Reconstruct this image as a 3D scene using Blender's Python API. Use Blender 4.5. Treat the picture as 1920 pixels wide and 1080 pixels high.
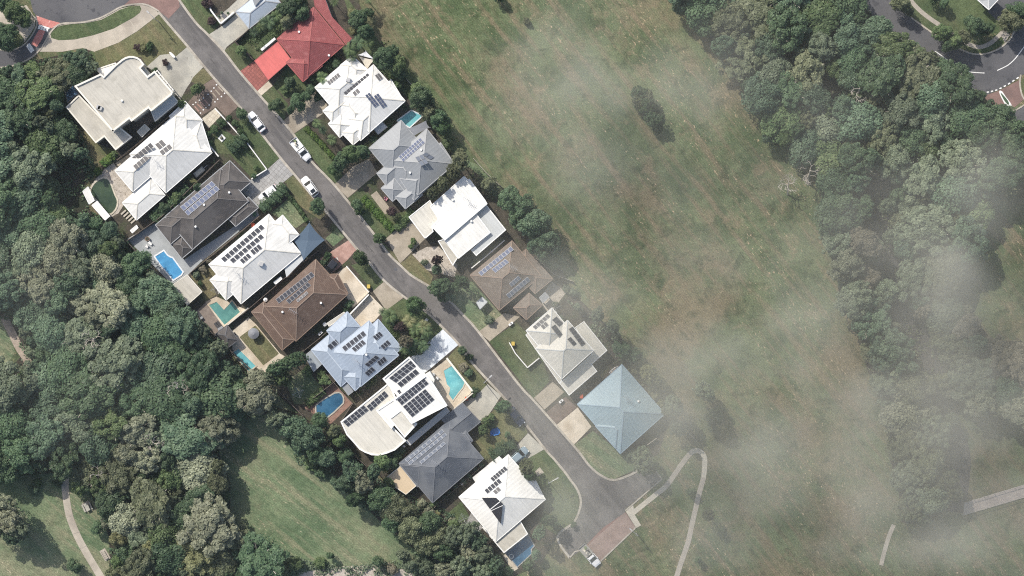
import bpy, math, random
import numpy as np
from mathutils import Vector, Matrix

# ---------------------------------------------------------------- frame of the place
S = 0.11           # metres on the ground per traced unit of the survey grid (1920 x 1080)
H = 500.0          # flying height of the survey camera
R = math.radians
def P(px, py, z=0.0):
    k = S * (1 - z / H)
    return Vector(((px - 960) * k, -(py - 540) * k, z))
def P2(p, z=0.0): return P(p[0], p[1], z)

for c in list(bpy.data.objects): bpy.data.objects.remove(c)
scene = bpy.context.scene
COL = bpy.data.collections.new('place'); scene.collection.children.link(COL)

# ---------------------------------------------------------------- materials
def newmat(name):
    m = bpy.data.materials.new(name); m.use_nodes = True
    nt = m.node_tree; nt.nodes.clear()
    out = nt.nodes.new('ShaderNodeOutputMaterial')
    b = nt.nodes.new('ShaderNodeBsdfPrincipled')
    nt.links.new(b.outputs[0], out.inputs[0])
    return m, nt, b, out
class N:
    """small node helper"""
    def __init__(s, nt): s.nt = nt
    def __call__(s, t, **kw):
        n = s.nt.nodes.new(t)
        for k, v in kw.items():
            setattr(n, k, v)
        return n
    def link(s, a, b): s.nt.links.new(a, b)
    def pos(s): return s('ShaderNodeNewGeometry').outputs['Position']
    def uv(s): return s('ShaderNodeUVMap').outputs[0]
    def mapping(s, vec, scale=(1,1,1), rot=(0,0,0), loc=(0,0,0)):
        m = s('ShaderNodeMapping'); s.link(vec, m.inputs[0])
        m.inputs['Scale'].default_value = scale; m.inputs['Rotation'].default_value = rot; m.inputs['Location'].default_value = loc
        return m.outputs[0]
    def noise(s, vec, scale, detail=4, rough=.55, dist=0):
        n = s('ShaderNodeTexNoise'); s.link(vec, n.inputs['Vector'])
        n.inputs['Scale'].default_value = scale; n.inputs['Detail'].default_value = detail
        n.inputs['Roughness'].default_value = rough; n.inputs['Distortion'].default_value = dist
        return n.outputs['Fac']
    def ramp(s, fac, stops):
        r = s('ShaderNodeValToRGB'); s.link(fac, r.inputs[0])
        e = r.color_ramp.elements
        while len(e) < len(stops): e.new(.5)
        for x, (p, c) in zip(e, stops):
            x.position = p; x.color = (*c, 1) if len(c) == 3 else c
        return r.outputs[0]
    def rng(s, fac, a, b, c=0., d=1., smooth=True):
        r = s('ShaderNodeMapRange'); r.interpolation_type = 'SMOOTHSTEP' if smooth else 'LINEAR'
        s.link(fac, r.inputs[0])
        for i, v in enumerate((a, b, c, d)): r.inputs[i+1].default_value = v
        return r.outputs[0]
    def mix(s, fac, a, b, blend='MIX'):
        m = s('ShaderNodeMix', data_type='RGBA', blend_type=blend)
        def put(i, v):
            if hasattr(v, 'is_linked') or hasattr(v, 'links'): s.link(v, m.inputs[i])
            elif isinstance(v, (int, float)): m.inputs[i].default_value = v
            else: m.inputs[i].default_value = (*v, 1)
        put(0, fac); put(6, a); put(7, b)
        return m.outputs[2]
    def math(s, op, a, b=None):
        m = s('ShaderNodeMath', operation=op)
        for i, v in enumerate((a, b)):
            if v is None: continue
            if isinstance(v, (int, float)): m.inputs[i].default_value = v
            else: s.link(v, m.inputs[i])
        return m.outputs[0]
    def bump(s, h, strength, dist=.05):
        b = s('ShaderNodeBump'); s.link(h, b.inputs['Height'])
        b.inputs['Strength'].default_value = strength; b.inputs['Distance'].default_value = dist
        return b.outputs[0]

MATS = {}
def rough_mat(name, c1, c2, scale=.6, rough=.85, c3=None, spots=None, grain=.25, gscale=5., bump=.0, spec=.3):
    """matt surface: two colours mixed by broad noise, fine grain, optional spots (colour, scale, threshold)"""
    m, nt, b, out = newmat(name); n = N(nt); p = n.pos()
    f = n.noise(p, scale, 5, .6)
    col = n.mix(n.rng(f, .35, .65), c1, c2)
    if c3: col = n.mix(n.rng(n.noise(p, scale*.37, 3, .5), .5, .7), col, c3)
    if spots:
        sc, ss, th = spots
        col = n.mix(n.rng(n.noise(p, ss, 3, .6), th, th+.06), col, sc)
    if grain:
        g = n.rng(n.noise(p, gscale, 3, .7), .3, .7, 1-grain, 1+grain, False)
        gg = n('ShaderNodeCombineColor'); [n.link(g, gg.inputs[i]) for i in range(3)]
        col = n.mix(1., col, gg.outputs[0], 'MULTIPLY')
    n.link(col, b.inputs['Base Color'])
    b.inputs['Roughness'].default_value = rough; b.inputs['Specular IOR Level'].default_value = spec
    if bump: n.link(n.bump(n.noise(p, gscale, 4, .7), bump, .1), b.inputs['Normal'])
    MATS[name] = m
    return m
def plain(name, c, rough=.6, metal=0., spec=.4, coat=0.):
    m, nt, b, out = newmat(name); n = N(nt)
    f = n.noise(n.pos(), 2.3, 3)
    lo = tuple(x*.93 for x in c); hi = tuple(min(1, x*1.06) for x in c)
    n.link(n.mix(f, lo, hi), b.inputs['Base Color'])
    b.inputs['Roughness'].default_value = rough; b.inputs['Metallic'].default_value = metal
    b.inputs['Specular IOR Level'].default_value = spec; b.inputs['Coat Weight'].default_value = coat
    MATS[name] = m
    return m
def metal_roof(name, c, var=.07, stain=None, rib=.76, rough=.5):
    """painted ribbed steel sheet: ribs run down the slope (UV in metres)"""
    m, nt, b, out = newmat(name); n = N(nt); u = n.uv(); p = n.pos()
    w = n('ShaderNodeTexWave', wave_type='BANDS', bands_direction='X'); n.link(n.mapping(u, (1/rib*.314, .0001, 1)), w.inputs[0])
    w.inputs['Scale'].default_value = 1.0
    streak = n.noise(n.mapping(u, (1.6, .12, 1)), 1.5, 4, .6)
    broad = n.noise(p, .35, 4, .55)
    lo = tuple(x*(1-var*1.6) for x in c); hi = tuple(min(.9, x*(1+var*.6)) for x in c)
    col = n.mix(n.rng(streak, .3, .7), lo, c); col = n.mix(n.rng(broad, .35, .7, 0, .7), col, hi)
    col = n.mix(n.rng(w.outputs['Fac'], .86, 1., 0, .22), col, tuple(x*.72 for x in c))
    if stain: col = n.mix(n.rng(n.noise(p, .5, 5, .65), .52, .72, 0, stain[1]), col, stain[0])
    n.link(col, b.inputs['Base Color'])
    b.inputs['Roughness'].default_value = rough; b.inputs['Specular IOR Level'].default_value = .35
    n.link(n.bump(w.outputs['Fac'], .25, .04), b.inputs['Normal'])
    MATS[name] = m
    return m
def tile_roof(name, c, dark, moss=None, bw=.42, rh=.36, fade=None):
    """concrete tiles laid in courses (UV in metres)"""
    m, nt, b, out = newmat(name); n = N(nt); u = n.uv(); p = n.pos()
    t = n('ShaderNodeTexBrick'); n.link(u, t.inputs['Vector'])
    t.inputs['Scale'].default_value = 1.0; t.inputs['Brick Width'].default_value = bw; t.inputs['Row Height'].default_value = rh
    t.inputs['Mortar Size'].default_value = .035; t.inputs['Bias'].default_value = 0.
    t.inputs['Color1'].default_value = (*[x*.86 for x in c], 1); t.inputs['Color2'].default_value = (*[x*1.12 for x in c], 1)
    t.inputs['Mortar'].default_value = (*dark, 1)
    col = n.mix(n.rng(n.noise(p, .45, 5, .6), .38, .68, 0, .55), t.outputs['Color'], tuple(x*.72 for x in c))
    if moss: col = n.mix(n.rng(n.noise(p, .8, 5, .7), .5, .7, 0, .6), col, moss)
    if fade: col = n.mix(n.rng(n.noise(p, .2, 3, .5), .45, .62, 0, .6), col, fade)
    n.link(col, b.inputs['Base Color'])
    b.inputs['Roughness'].default_value = .75; b.inputs['Specular IOR Level'].default_value = .3
    n.link(n.bump(t.outputs['Fac'], -.5, .05), b.inputs['Normal'])
    MATS[name] = m
    return m
def water_mat(name, shallow, deep, scale=1.1, ripple=.06):
    m, nt, b, out = newmat(name); n = N(nt); p = n.pos()
    v = n('ShaderNodeTexVoronoi', feature='SMOOTH_F1'); n.link(n.mapping(p, (1, 1, 1)), v.inputs['Vector']); v.inputs['Scale'].default_value = scale
    f = n.noise(p, .35, 4, .6)
    col = n.mix(n.rng(f, .35, .68), shallow, deep); col = n.mix(n.rng(n.noise(p, .12, 2), .42, .6, 0, .6), col, tuple(x*.6 for x in deep)); col = n.mix(n.rng(n.noise(p, 1.9, 4, .7), .60, .70, 0, .5), col, tuple(min(.9, x*1.7+.03) for x in shallow))
    col = n.mix(n.rng(v.outputs['Distance'], .35, .75, 0, .25), col, tuple(min(.9, x*1.25+.02) for x in shallow))  # pale cells paint caustic light into the water colour
    n.link(col, b.inputs['Base Color'])
    b.inputs['Roughness'].default_value = .08; b.inputs['Specular IOR Level'].default_value = .5
    n.link(n.bump(n.noise(p, 2.2, 3), ripple, .1), b.inputs['Normal'])
    MATS[name] = m
    return m
def grass_mat(name, g1, g2, dry, litter, dry_amt=.5, litter_th=.66, streak_rot=-.905, stripe=.12, mottle=.2):
    """mown grass: patches of two greens, dry patches, litter flecks and mower lines along the slope of the land"""
    m, nt, b, out = newmat(name); n = N(nt); p = n.pos()
    col = n.mix(n.rng(n.noise(p, .11, 6, .68), .38, .62), g1, g2)
    mp = n.mapping(p, (1, 1, 1), (0, 0, -streak_rot))
    st = n.noise(n.mapping(mp, (.045, .5, 1)), 1., 4, .6)
    col = n.mix(n.rng(st, .46, .68, 0, dry_amt), col, dry)
    col = n.mix(n.rng(n.noise(p, .04, 6, .66), .48, .64, 0, dry_amt), col, dry)
    col = n.mix(n.rng(n.noise(p, .27, 6, .7, .6), .50, .66, 0, mottle), col, tuple(x*.52 for x in g1)); col = n.mix(n.rng(n.noise(n.mapping(p, (1, 1, 1), (0, 0, 0), (31, 7, 0)), .2, 6, .7, .4), .54, .68, 0, mottle), col, tuple(x*1.12 for x in dry))
    lit = n.noise(n.mapping(mp, (.9, 2.1, 1)), 1.0, 4, .72)
    zone = n.noise(n.mapping(mp, (.02, .13, 1)), 1., 3, .5)
    col = n.mix(n.math('MULTIPLY', n.rng(lit, litter_th, litter_th+.07), n.rng(zone, .44, .60, .06, 1.)), col, litter)
    w = n('ShaderNodeTexWave', wave_type='BANDS', bands_direction='Y'); n.link(n.mapping(mp, (.6, .135, 1)), w.inputs[0]); w.inputs['Distortion'].default_value = 5.; w.inputs['Detail'].default_value = 2
    g = n.math('MULTIPLY', n.rng(n.noise(p, 3.6, 4, .75), .25, .75, .62, 1.38, False), n.rng(w.outputs['Fac'], 0, 1, 1-stripe, 1+stripe, False))
    g = n.math('MULTIPLY', g, n.rng(n.noise(p, .9, 4, .7), .3, .7, .78, 1.2, False))
    gg = n('ShaderNodeCombineColor'); [n.link(g, gg.inputs[i]) for i in range(3)]
    col = n.mix(1., col, gg.outputs[0], 'MULTIPLY')
    n.link(col, b.inputs['Base Color']); b.inputs['Roughness'].default_value = .95; b.inputs['Specular IOR Level'].default_value = .1
    n.link(n.bump(n.noise(p, 4.5, 4, .75), .7, .14), b.inputs['Normal'])
    MATS[name] = m
    return m
def paver_mat(name, c, dark, bw, rot, rh=None, grain=.2):
    m, nt, b, out = newmat(name); n = N(nt); p = n.pos()
    t = n('ShaderNodeTexBrick'); n.link(n.mapping(p, (1, 1, 1), (0, 0, rot)), t.inputs['Vector'])
    t.inputs['Scale'].default_value = 1.; t.inputs['Brick Width'].default_value = bw; t.inputs['Row Height'].default_value = rh or bw
    t.inputs['Mortar Size'].default_value = bw*.06; t.offset = 0.
    t.inputs['Color1'].default_value = (*[x*.88 for x in c], 1); t.inputs['Color2'].default_value = (*[x*1.1 for x in c], 1); t.inputs['Mortar'].default_value = (*dark, 1)
    col = n.mix(n.rng(n.noise(p, .5, 5, .65), .4, .7, 0, .5), t.outputs['Color'], tuple(x*.72 for x in c))
    g = n.rng(n.noise(p, 5, 3, .7), .3, .7, 1-grain, 1+grain, False)
    gg = n('ShaderNodeCombineColor'); [n.link(g, gg.inputs[i]) for i in range(3)]
    n.link(n.mix(1., col, gg.outputs[0], 'MULTIPLY'), b.inputs['Base Color']); b.inputs['Roughness'].default_value = .85
    MATS[name] = m
    return m
def leaf_mat(name, ca, cb, jitter=.12):
    """leaves: own colour varies from leaf to leaf (vertex 'tone') and from plant to plant; some light passes through"""
    m, nt, b, out = newmat(name); n = N(nt)
    a = n('ShaderNodeAttribute', attribute_name='tone'); oi = n('ShaderNodeObjectInfo')
    col = n.mix(a.outputs['Fac'], ca, cb)
    hs = n('ShaderNodeHueSaturation'); n.link(col, hs.inputs['Color'])
    n.link(n.rng(oi.outputs['Random'], 0, 1, .5-jitter*.07, .5+jitter*.10, False), hs.inputs['Hue'])
    n.link(n.rng(n.math('FRACT', n.math('MULTIPLY', oi.outputs['Random'], 7.3)), 0, 1, 1-jitter*2.2, 1+jitter*2, False), hs.inputs['Value'])
    n.link(hs.outputs[0], b.inputs['Base Color']); b.inputs['Roughness'].default_value = .55; b.inputs['Specular IOR Level'].default_value = .35
    tr = n('ShaderNodeBsdfTranslucent'); n.link(hs.outputs[0], tr.inputs[0])
    ms = n('ShaderNodeMixShader'); ms.inputs[0].default_value = .22
    n.link(b.outputs[0], ms.inputs[1]); n.link(tr.outputs[0], ms.inputs[2]); n.link(ms.outputs[0], out.inputs[0])
    MATS[name] = m
    return m

def road_mat(name, c1, c2):
    """worn asphalt: paler wheel tracks and drips along the street, dark tar repairs, coarse grain"""
    m, nt, b, out = newmat(name); n = N(nt); p = n.pos(); mp = n.mapping(p, (1, 1, 1), (0, 0, .905))
    col = n.mix(n.rng(n.noise(n.mapping(mp, (.05, .75, 1)), 1., 4, .6), .38, .62), c1, c2)
    col = n.mix(n.rng(n.noise(p, .22, 5, .62), .46, .64, 0, .9), col, tuple(x*1.22 for x in c2))
    col = n.mix(n.rng(n.noise(n.mapping(mp, (.35, 1.3, 1)), 1., 4, .65), .60, .68, 0, .6), col, tuple(x*.60 for x in c1))
    v = n('ShaderNodeTexVoronoi', feature='DISTANCE_TO_EDGE'); n.link(n.mapping(p, (.33, .33, 1)), v.inputs['Vector']); v.inputs['Randomness'].default_value = 1.
    col = n.mix(n.math('MULTIPLY', n.rng(v.outputs[0], .012, .02, 1, 0), n.rng(n.noise(p, .08, 2), .5, .6, 0, .45)), col, tuple(x*.55 for x in c1))
    g = n.rng(n.noise(p, 6, 3, .7), .3, .7, .84, 1.16, False); gg = n('ShaderNodeCombineColor'); [n.link(g, gg.inputs[i]) for i in range(3)]
    n.link(n.mix(1., col, gg.outputs[0], 'MULTIPLY'), b.inputs['Base Color']); b.inputs['Roughness'].default_value = .9; b.inputs['Specular IOR Level'].default_value = .3
    MATS[name] = m
    return m
# grounds
grass_mat('field_grass', (.070,.100,.046), (.136,.166,.086), (.190,.152,.098), (.47,.36,.24), .80, .588, stripe=.10, mottle=.62)
grass_mat('park_grass', (.098,.144,.078), (.160,.208,.118), (.240,.232,.150), (.48,.41,.29), .8, .585, streak_rot=-.66, stripe=.09, mottle=.25)
grass_mat('lawn_grass', (.062,.092,.044), (.098,.128,.062), (.145,.135,.080), (.24,.20,.12), .35, .74, stripe=.04)
grass_mat('dry_lawn_grass', (.105,.118,.060), (.150,.152,.080), (.200,.165,.100), (.30,.22,.13), .6, .70, stripe=.04)
rough_mat('forest_soil', (.035,.032,.024), (.060,.050,.038), .5, .95, (.030,.038,.022), ((.13,.10,.075), 1.6, .62), .35, 3., .4)
rough_mat('creek_bed', (.050,.045,.048), (.070,.062,.062), .4, .8, None, None, .25, 3.)
rough_mat('mulch', (.052,.046,.036), (.082,.070,.054), .8, .95, (.058,.070,.036), ((.19,.15,.12), 2.6, .64), .4, 4., .4)
road_mat('asphalt', (.112,.106,.104), (.150,.141,.136))
rough_mat('dark_asphalt', (.090,.090,.098), (.115,.113,.120), .2, .9, (.130,.128,.132), ((.072,.072,.080), .5, .6), .16, 6., .15)
rough_mat('path_concrete', (.40,.36,.30), (.48,.43,.36), .5, .85, (.34,.30,.25), None, .1, 5.)
rough_mat('new_path_concrete', (.46,.43,.36), (.52,.48,.40), .4, .85, None, None, .1, 5.)
rough_mat('old_path_concrete', (.33,.30,.26), (.40,.36,.31), .4, .85, None, None, .12, 5.)
rough_mat('kerb_concrete', (.36,.33,.28), (.46,.42,.36), .7, .85, (.28,.25,.21), None, .15, 5.)
rough_mat('drive_concrete', (.36,.35,.31), (.46,.44,.38), .45, .85, (.29,.28,.25), ((.24,.23,.20), .9, .64), .1, 4.)
rough_mat('cream_concrete', (.52,.46,.37), (.62,.55,.45), .5, .8, (.44,.37,.28), ((.33,.25,.17), 1.1, .68), .08, 4.)
rough_mat('beige_aggregate', (.32,.28,.22), (.40,.35,.28), .5, .9, (.27,.23,.18), None, .15, 6.)
rough_mat('brown_aggregate', (.15,.115,.095), (.20,.155,.13), .6, .9, (.12,.095,.08), None, .2, 6.)
rough_mat('grey_terrace', (.32,.34,.35), (.38,.40,.41), .4, .7, (.28,.30,.31), None, .06, 4.)
rough_mat('white_painted_concrete', (.66,.70,.74), (.74,.77,.80), .6, .7, (.60,.65,.70), None, .04, 4.)
rough_mat('pink_pavers', (.36,.22,.18), (.46,.30,.25), .8, .85, (.31,.19,.16), None, .15, 5.)
rough_mat('bay_pavers', (.25,.185,.16), (.32,.24,.21), .5, .85, (.20,.165,.15), None, .15, 5.)
rough_mat('red_brown_pavers', (.20,.13,.115), (.26,.165,.145), .5, .85, (.17,.115,.105), None, .15, 5.)
rough_mat('red_coat', (.50,.19,.165), (.58,.25,.22), 1.2, .85, None, ((.66,.42,.38), 1.9, .6), .1, 5.)
rough_mat('white_line', (.74,.74,.72), (.82,.82,.80), 2., .7, None, ((.5,.5,.48), 3., .66), .05, 5.)
rough_mat('pale_gravel', (.38,.34,.29), (.50,.45,.39), 1.2, .95, None, ((.24,.20,.16), 2.2, .6), .2, 6.)
rough_mat('dirt_track', (.33,.27,.22), (.42,.35,.29), .6, .95, (.25,.20,.16), None, .2, 4.)
rough_mat('timber_deck', (.19,.155,.135), (.25,.21,.18), 1.2, .8, None, None, .15, 5.)
rough_mat('brown_deck', (.22,.13,.10), (.30,.19,.15), 1.2, .8, None, None, .15, 5.)
rough_mat('boardwalk_timber', (.36,.31,.28), (.44,.38,.34), 1.0, .85, None, None, .2, 5.)
paver_mat('grey_pavers', (.36,.355,.345), (.23,.22,.21), .8, .72)
paver_mat('red_pavers', (.32,.115,.095), (.17,.06,.055), .62, .72)
paver_mat('cream_pavers', (.58,.53,.43), (.44,.38,.30), .9, .72)
# roofs and walls
metal_roof('cream_metal', (.50,.475,.415), .13, ((.36,.34,.29), .75))
metal_roof('white_metal', (.725,.72,.69), .11, ((.58,.575,.54), .55))
metal_roof('bright_white_metal', (.77,.765,.735), .08, ((.66,.655,.63), .4))
metal_roof('aged_white_metal', (.60,.58,.52), .12, ((.49,.48,.43), .6))
metal_roof('pale_grey_metal', (.52,.54,.54), .06, ((.42,.43,.42), .4))
metal_roof('mid_grey_metal', (.27,.285,.30), .07, ((.22,.23,.24), .4))
metal_roof('blue_grey_metal', (.335,.395,.475), .08, ((.28,.33,.40), .5))
metal_roof('sky_blue_metal', (.31,.42,.475), .08, ((.26,.35,.39), .5))
metal_roof('pale_blue_metal', (.42,.48,.55), .06)
metal_roof('coral_metal', (.62,.150,.135), .10, ((.48,.12,.11), .5))
metal_roof('timber_colour_metal', (.60,.48,.33), .06, None, .5)
metal_roof('polycarbonate', (.30,.33,.35), .15, ((.22,.23,.23), .6), .5)
tile_roof('charcoal_tiles', (.088,.088,.094), (.045,.045,.05), None, fade=(.14,.14,.145))
tile_roof('dark_brown_tiles', (.100,.092,.090), (.052,.048,.047), (.15,.125,.105), fade=(.14,.13,.125))
tile_roof('brown_tiles', (.158,.108,.084), (.09,.06,.047), (.205,.155,.125))
tile_roof('grey_brown_tiles', (.200,.165,.135), (.125,.10,.085), (.26,.225,.19))
tile_roof('red_tiles', (.33,.098,.098), (.19,.050,.052), (.38,.15,.145))
tile_roof('slate_tiles', (.118,.134,.162), (.075,.08,.095), None, fade=(.175,.185,.20))
plain('white_wall', (.76,.75,.72), .7); plain('cream_wall', (.62,.58,.50), .7); plain('grey_wall', (.42,.42,.42), .7)
plain('brick_wall', (.36,.24,.18), .8); plain('white_trim', (.82,.82,.80), .5); plain('cream_trim', (.74,.71,.63), .5)
plain('grey_trim', (.36,.37,.38), .5); plain('dark_trim', (.10,.10,.11), .5); plain('red_trim', (.34,.09,.085), .5)
plain('brown_trim', (.21,.145,.105), .7); plain('pale_brown_trim', (.25,.185,.145), .7); plain('charcoal_trim', (.15,.14,.135), .7); plain('blue_trim', (.40,.46,.55), .5); plain('sky_trim', (.30,.40,.48), .5)
plain('slate_trim', (.165,.175,.195), .7); plain('fence_timber', (.16,.13,.11), .85); plain('pale_fence', (.46,.42,.36), .8)
plain('panel_blue', (.115,.135,.205), .55, 0, .12); plain('panel_black', (.040,.043,.056), .55, 0, .10); plain('panel_grey', (.135,.130,.132), .6, 0, .12)
plain('panel_slate', (.13,.15,.19), .55, 0, .12); plain('panel_frame', (.34,.36,.39), .6, 0, .2); plain('panel_frame_dark', (.16,.165,.18), .6, 0, .2)
plain('panel_frame_white', (.58,.60,.64), .6, 0, .2)
plain('pool_mat_black', (.022,.023,.03), .6)
plain('blue_sail', (.085,.125,.175), .8); plain('grey_sail', (.22,.23,.25), .8); plain('beige_sail', (.62,.57,.47), .8); plain('white_sail', (.66,.68,.70), .8); plain('blue_tarp', (.03,.16,.46), .5)
plain('steel_pole', (.45,.46,.47), .4, .5); plain('trunk_bark', (.16,.125,.095), .9); plain('pale_bark', (.42,.38,.33), .85)
water_mat('sky_blue_water', (.10,.38,.66), (.08,.31,.60)); water_mat('turquoise_water', (.20,.50,.52), (.13,.42,.47)); water_mat('teal_water', (.13,.32,.28), (.09,.25,.24))
water_mat('green_water', (.055,.085,.045), (.035,.062,.036)); water_mat('deep_blue_water', (.045,.14,.24), (.025,.10,.19)); water_mat('pond_water', (.12,.22,.36), (.10,.19,.32))
water_mat('navy_water', (.055,.17,.30), (.04,.12,.22))
# vehicles
plain('white_paint', (.80,.80,.80), .25, 0, .5, .6); plain('black_paint', (.02,.02,.024), .2, 0, .5, .8); plain('navy_paint', (.03,.045,.09), .2, 0, .5, .8); plain('silver_blue_paint', (.36,.45,.50), .25, .4, .5, .6)
plain('car_glass', (.02,.024,.03), .08, 0, .6); plain('tyre_rubber', (.025,.025,.026), .9); plain('alloy', (.5,.5,.52), .35, .8); plain('head_lamp', (.7,.72,.75), .15); plain('tail_lamp', (.35,.02,.02), .25)
plain('tray_metal', (.38,.37,.34), .5, .3); plain('dark_plastic', (.05,.05,.055), .6); plain('yellow_plastic', (.55,.40,.08), .5); plain('green_plastic', (.05,.13,.07), .5); plain('pink_plastic', (.62,.25,.30), .5); plain('red_plastic', (.5,.09,.04), .5)
plain('load_green', (.16,.20,.10), .9); plain('white_plastic', (.78,.78,.77), .4)
# foliage
LEAF = {
 'deep':   leaf_mat('leaf_deep_green', (0.043,0.081,0.034), (0.081,0.132,0.053)),
 'dark':   leaf_mat('leaf_dark_green', (.058,.104,.056), (.122,.182,.092)),
 'mid':    leaf_mat('leaf_mid_green', (.078,.132,.052), (.170,.225,.100)),
 'blue':   leaf_mat('leaf_blue_green', (.070,.125,.076), (.165,.235,.142)),
 'olive':  leaf_mat('leaf_olive', (.108,.130,.070), (.208,.225,.130)),
 'grey':   leaf_mat('leaf_grey_green', (.110,.148,.092), (.240,.285,.185)),
 'pale':   leaf_mat('leaf_pale_green', (.165,.185,.118), (.330,.345,.235)),
 'yellow': leaf_mat('leaf_yellow_green', (.170,.180,.085), (.300,.300,.150)),
 'bright': leaf_mat('leaf_bright_green', (.075,.140,.030), (.140,.215,.055)),
 'purple': leaf_mat('leaf_purple', (.050,.032,.034), (.100,.062,.060)),
 'brown':  leaf_mat('leaf_brown', (.150,.138,.098), (.250,.225,.165)),
}
# ---------------------------------------------------------------- mesh helpers
def signed(poly):
    return sum(a[0]*b[1]-b[0]*a[1] for a, b in zip(poly, poly[1:]+poly[:1]))
def tag(o, label=None, cat=None, group=None, kind=None):
    if label: o['label'] = label
    if cat: o['category'] = cat
    if group: o['group'] = group
    if kind: o['kind'] = kind
    return o
class MB:
    """collects polygons, prisms, bars and tubes; build() links them as ONE mesh object"""
    def __init__(s): s.v = []; s.f = []; s.uv = []; s.mi = []; s.sm = []
    def poly(s, pts, uv=None, mat=0, smooth=False):
        i = len(s.v); s.v += [tuple(p) for p in pts]; s.f.append(tuple(range(i, i+len(pts))))
        s.uv.append(uv or [(p[0], p[1]) for p in pts]); s.mi.append(mat); s.sm.append(smooth)
    def slope(s, pts, mat=0):
        """roof plane: u runs level, v runs down the slope"""
        a = Vector(pts[0]); nrm = (Vector(pts[1])-a).cross(Vector(pts[2])-a)
        if nrm.z < 0: pts = pts[::-1]; nrm = -nrm
        nrm.normalize(); u = Vector((0,0,1)).cross(nrm)
        u = u.normalized() if u.length > 1e-4 else Vector((.76,.65,0)); v = nrm.cross(u)
        s.poly(pts, [(Vector(p).dot(u), Vector(p).dot(v)) for p in pts], mat)
    def prism(s, base, z0, z1, mat=0, top=True, topmat=None, bottom=True):
        b = [(p[0], p[1]) for p in base]
        if signed(b) < 0: b = b[::-1]
        n = len(b)
        if top: s.poly([(x, y, z1) for x, y in b], None, mat if topmat is None else topmat)
        if bottom: s.poly([(x, y, z0) for x, y in b[::-1]], None, mat)
        for i in range(n):
            p, q = b[i], b[(i+1) % n]; L = math.dist(p, q)
            s.poly([(*p, z0), (*q, z0), (*q, z1), (*p, z1)], [(0, z0), (L, z0), (L, z1), (0, z1)], mat)
    def bar(s, a, b, w, h, mat=0, up=Vector((0,0,1))):
        a = Vector(a); b = Vector(b); d = b-a
        if d.length < 1e-5: return
        d.normalize(); sd = d.cross(up)
        sd = sd.normalized() if sd.length > 1e-4 else Vector((1,0,0))
        u = sd.cross(d); sd = sd*w/2; u = u*h/2
        r = [[c+sx*sd+sz*u for sx, sz in ((-1,-1),(1,-1),(1,1),(-1,1))] for c in (a, b)]
        for i in range(4):
            j = (i+1) % 4; s.poly([r[0][j], r[0][i], r[1][i], r[1][j]], None, mat)
        s.poly(r[0], None, mat); s.poly(r[1][::-1], None, mat)
    def tube(s, pts, rad, n=6, mat=0, cap=True):
        pts = [Vector(p) for p in pts]; rings = []
        for i, p in enumerate(pts):
            d = (pts[min(i+1, len(pts)-1)]-pts[max(i-1, 0)]).normalized()
            a = d.orthogonal().normalized(); b = d.cross(a)
            rings.append([p+(a*math.cos(k*2*math.pi/n)+b*math.sin(k*2*math.pi/n))*rad[i] for k in range(n)])
        for r, q in zip(rings, rings[1:]):
            for k in range(n):
                j = (k+1) % n; s.poly([r[k], r[j], q[j], q[k]], None, mat, True)
        if cap: s.poly(rings[-1], None, mat); s.poly(rings[0][::-1], None, mat)
    def disc(s, c, r, z0, z1, n=16, mat=0, r1=None):
        r1 = r if r1 is None else r1
        lo = [(c[0]+r*math.cos(k*2*math.pi/n), c[1]+r*math.sin(k*2*math.pi/n), z0) for k in range(n)]
        hi = [(c[0]+r1*math.cos(k*2*math.pi/n), c[1]+r1*math.sin(k*2*math.pi/n), z1) for k in range(n)]
        for k in range(n):
            j = (k+1) % n; s.poly([lo[k], lo[j], hi[j], hi[k]], None, mat)
        s.poly(hi, None, mat); s.poly(lo[::-1], None, mat)
    def build(s, name, mats, parent=None, smooth=False):
        me = bpy.data.meshes.new(name); me.from_pydata(s.v, [], s.f)
        ul = me.uv_layers.new(name='UVMap')
        flat = [c for u in s.uv for t in u for c in t]
        ul.data.foreach_set('uv', flat)
        for m in (mats if isinstance(mats, (list, tuple)) else [mats]):
            me.materials.append(MATS[m] if isinstance(m, str) else m)
        me.polygons.foreach_set('material_index', s.mi)
        me.polygons.foreach_set('use_smooth', [bool(x or smooth) for x in s.sm])
        me.update()
        o = bpy.data.objects.new(name, me); COL.objects.link(o)
        if parent is not None:
            o.parent = parent
            o.matrix_parent_inverse = Matrix.Translation(-parent.location)
        return o
def empty(name, loc, label, cat, group=None, rz=0):
    e = bpy.data.objects.new(name, None); COL.objects.link(e); e.location = loc; e.rotation_euler = (0, 0, rz); e.empty_display_size = .5
    return tag(e, label, cat, group)
def smooth(pts, n=6, closed=False):
    """Catmull-Rom through traced points"""
    out = []; m = len(pts)
    idx = range(m) if closed else range(m-1)
    for i in idx:
        p = [pts[(i+k) % m] if closed else pts[min(max(i+k, 0), m-1)] for k in (-1, 0, 1, 2)]
        for t in np.linspace(0, 1, n, endpoint=False):
            out.append(tuple(.5*((2*p[1][c]) + (-p[0][c]+p[2][c])*t + (2*p[0][c]-5*p[1][c]+4*p[2][c]-p[3][c])*t*t + (-p[0][c]+3*p[1][c]-3*p[2][c]+p[3][c])*t**3) for c in (0, 1)))
    if not closed: out.append(tuple(pts[-1]))
    return out
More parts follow.
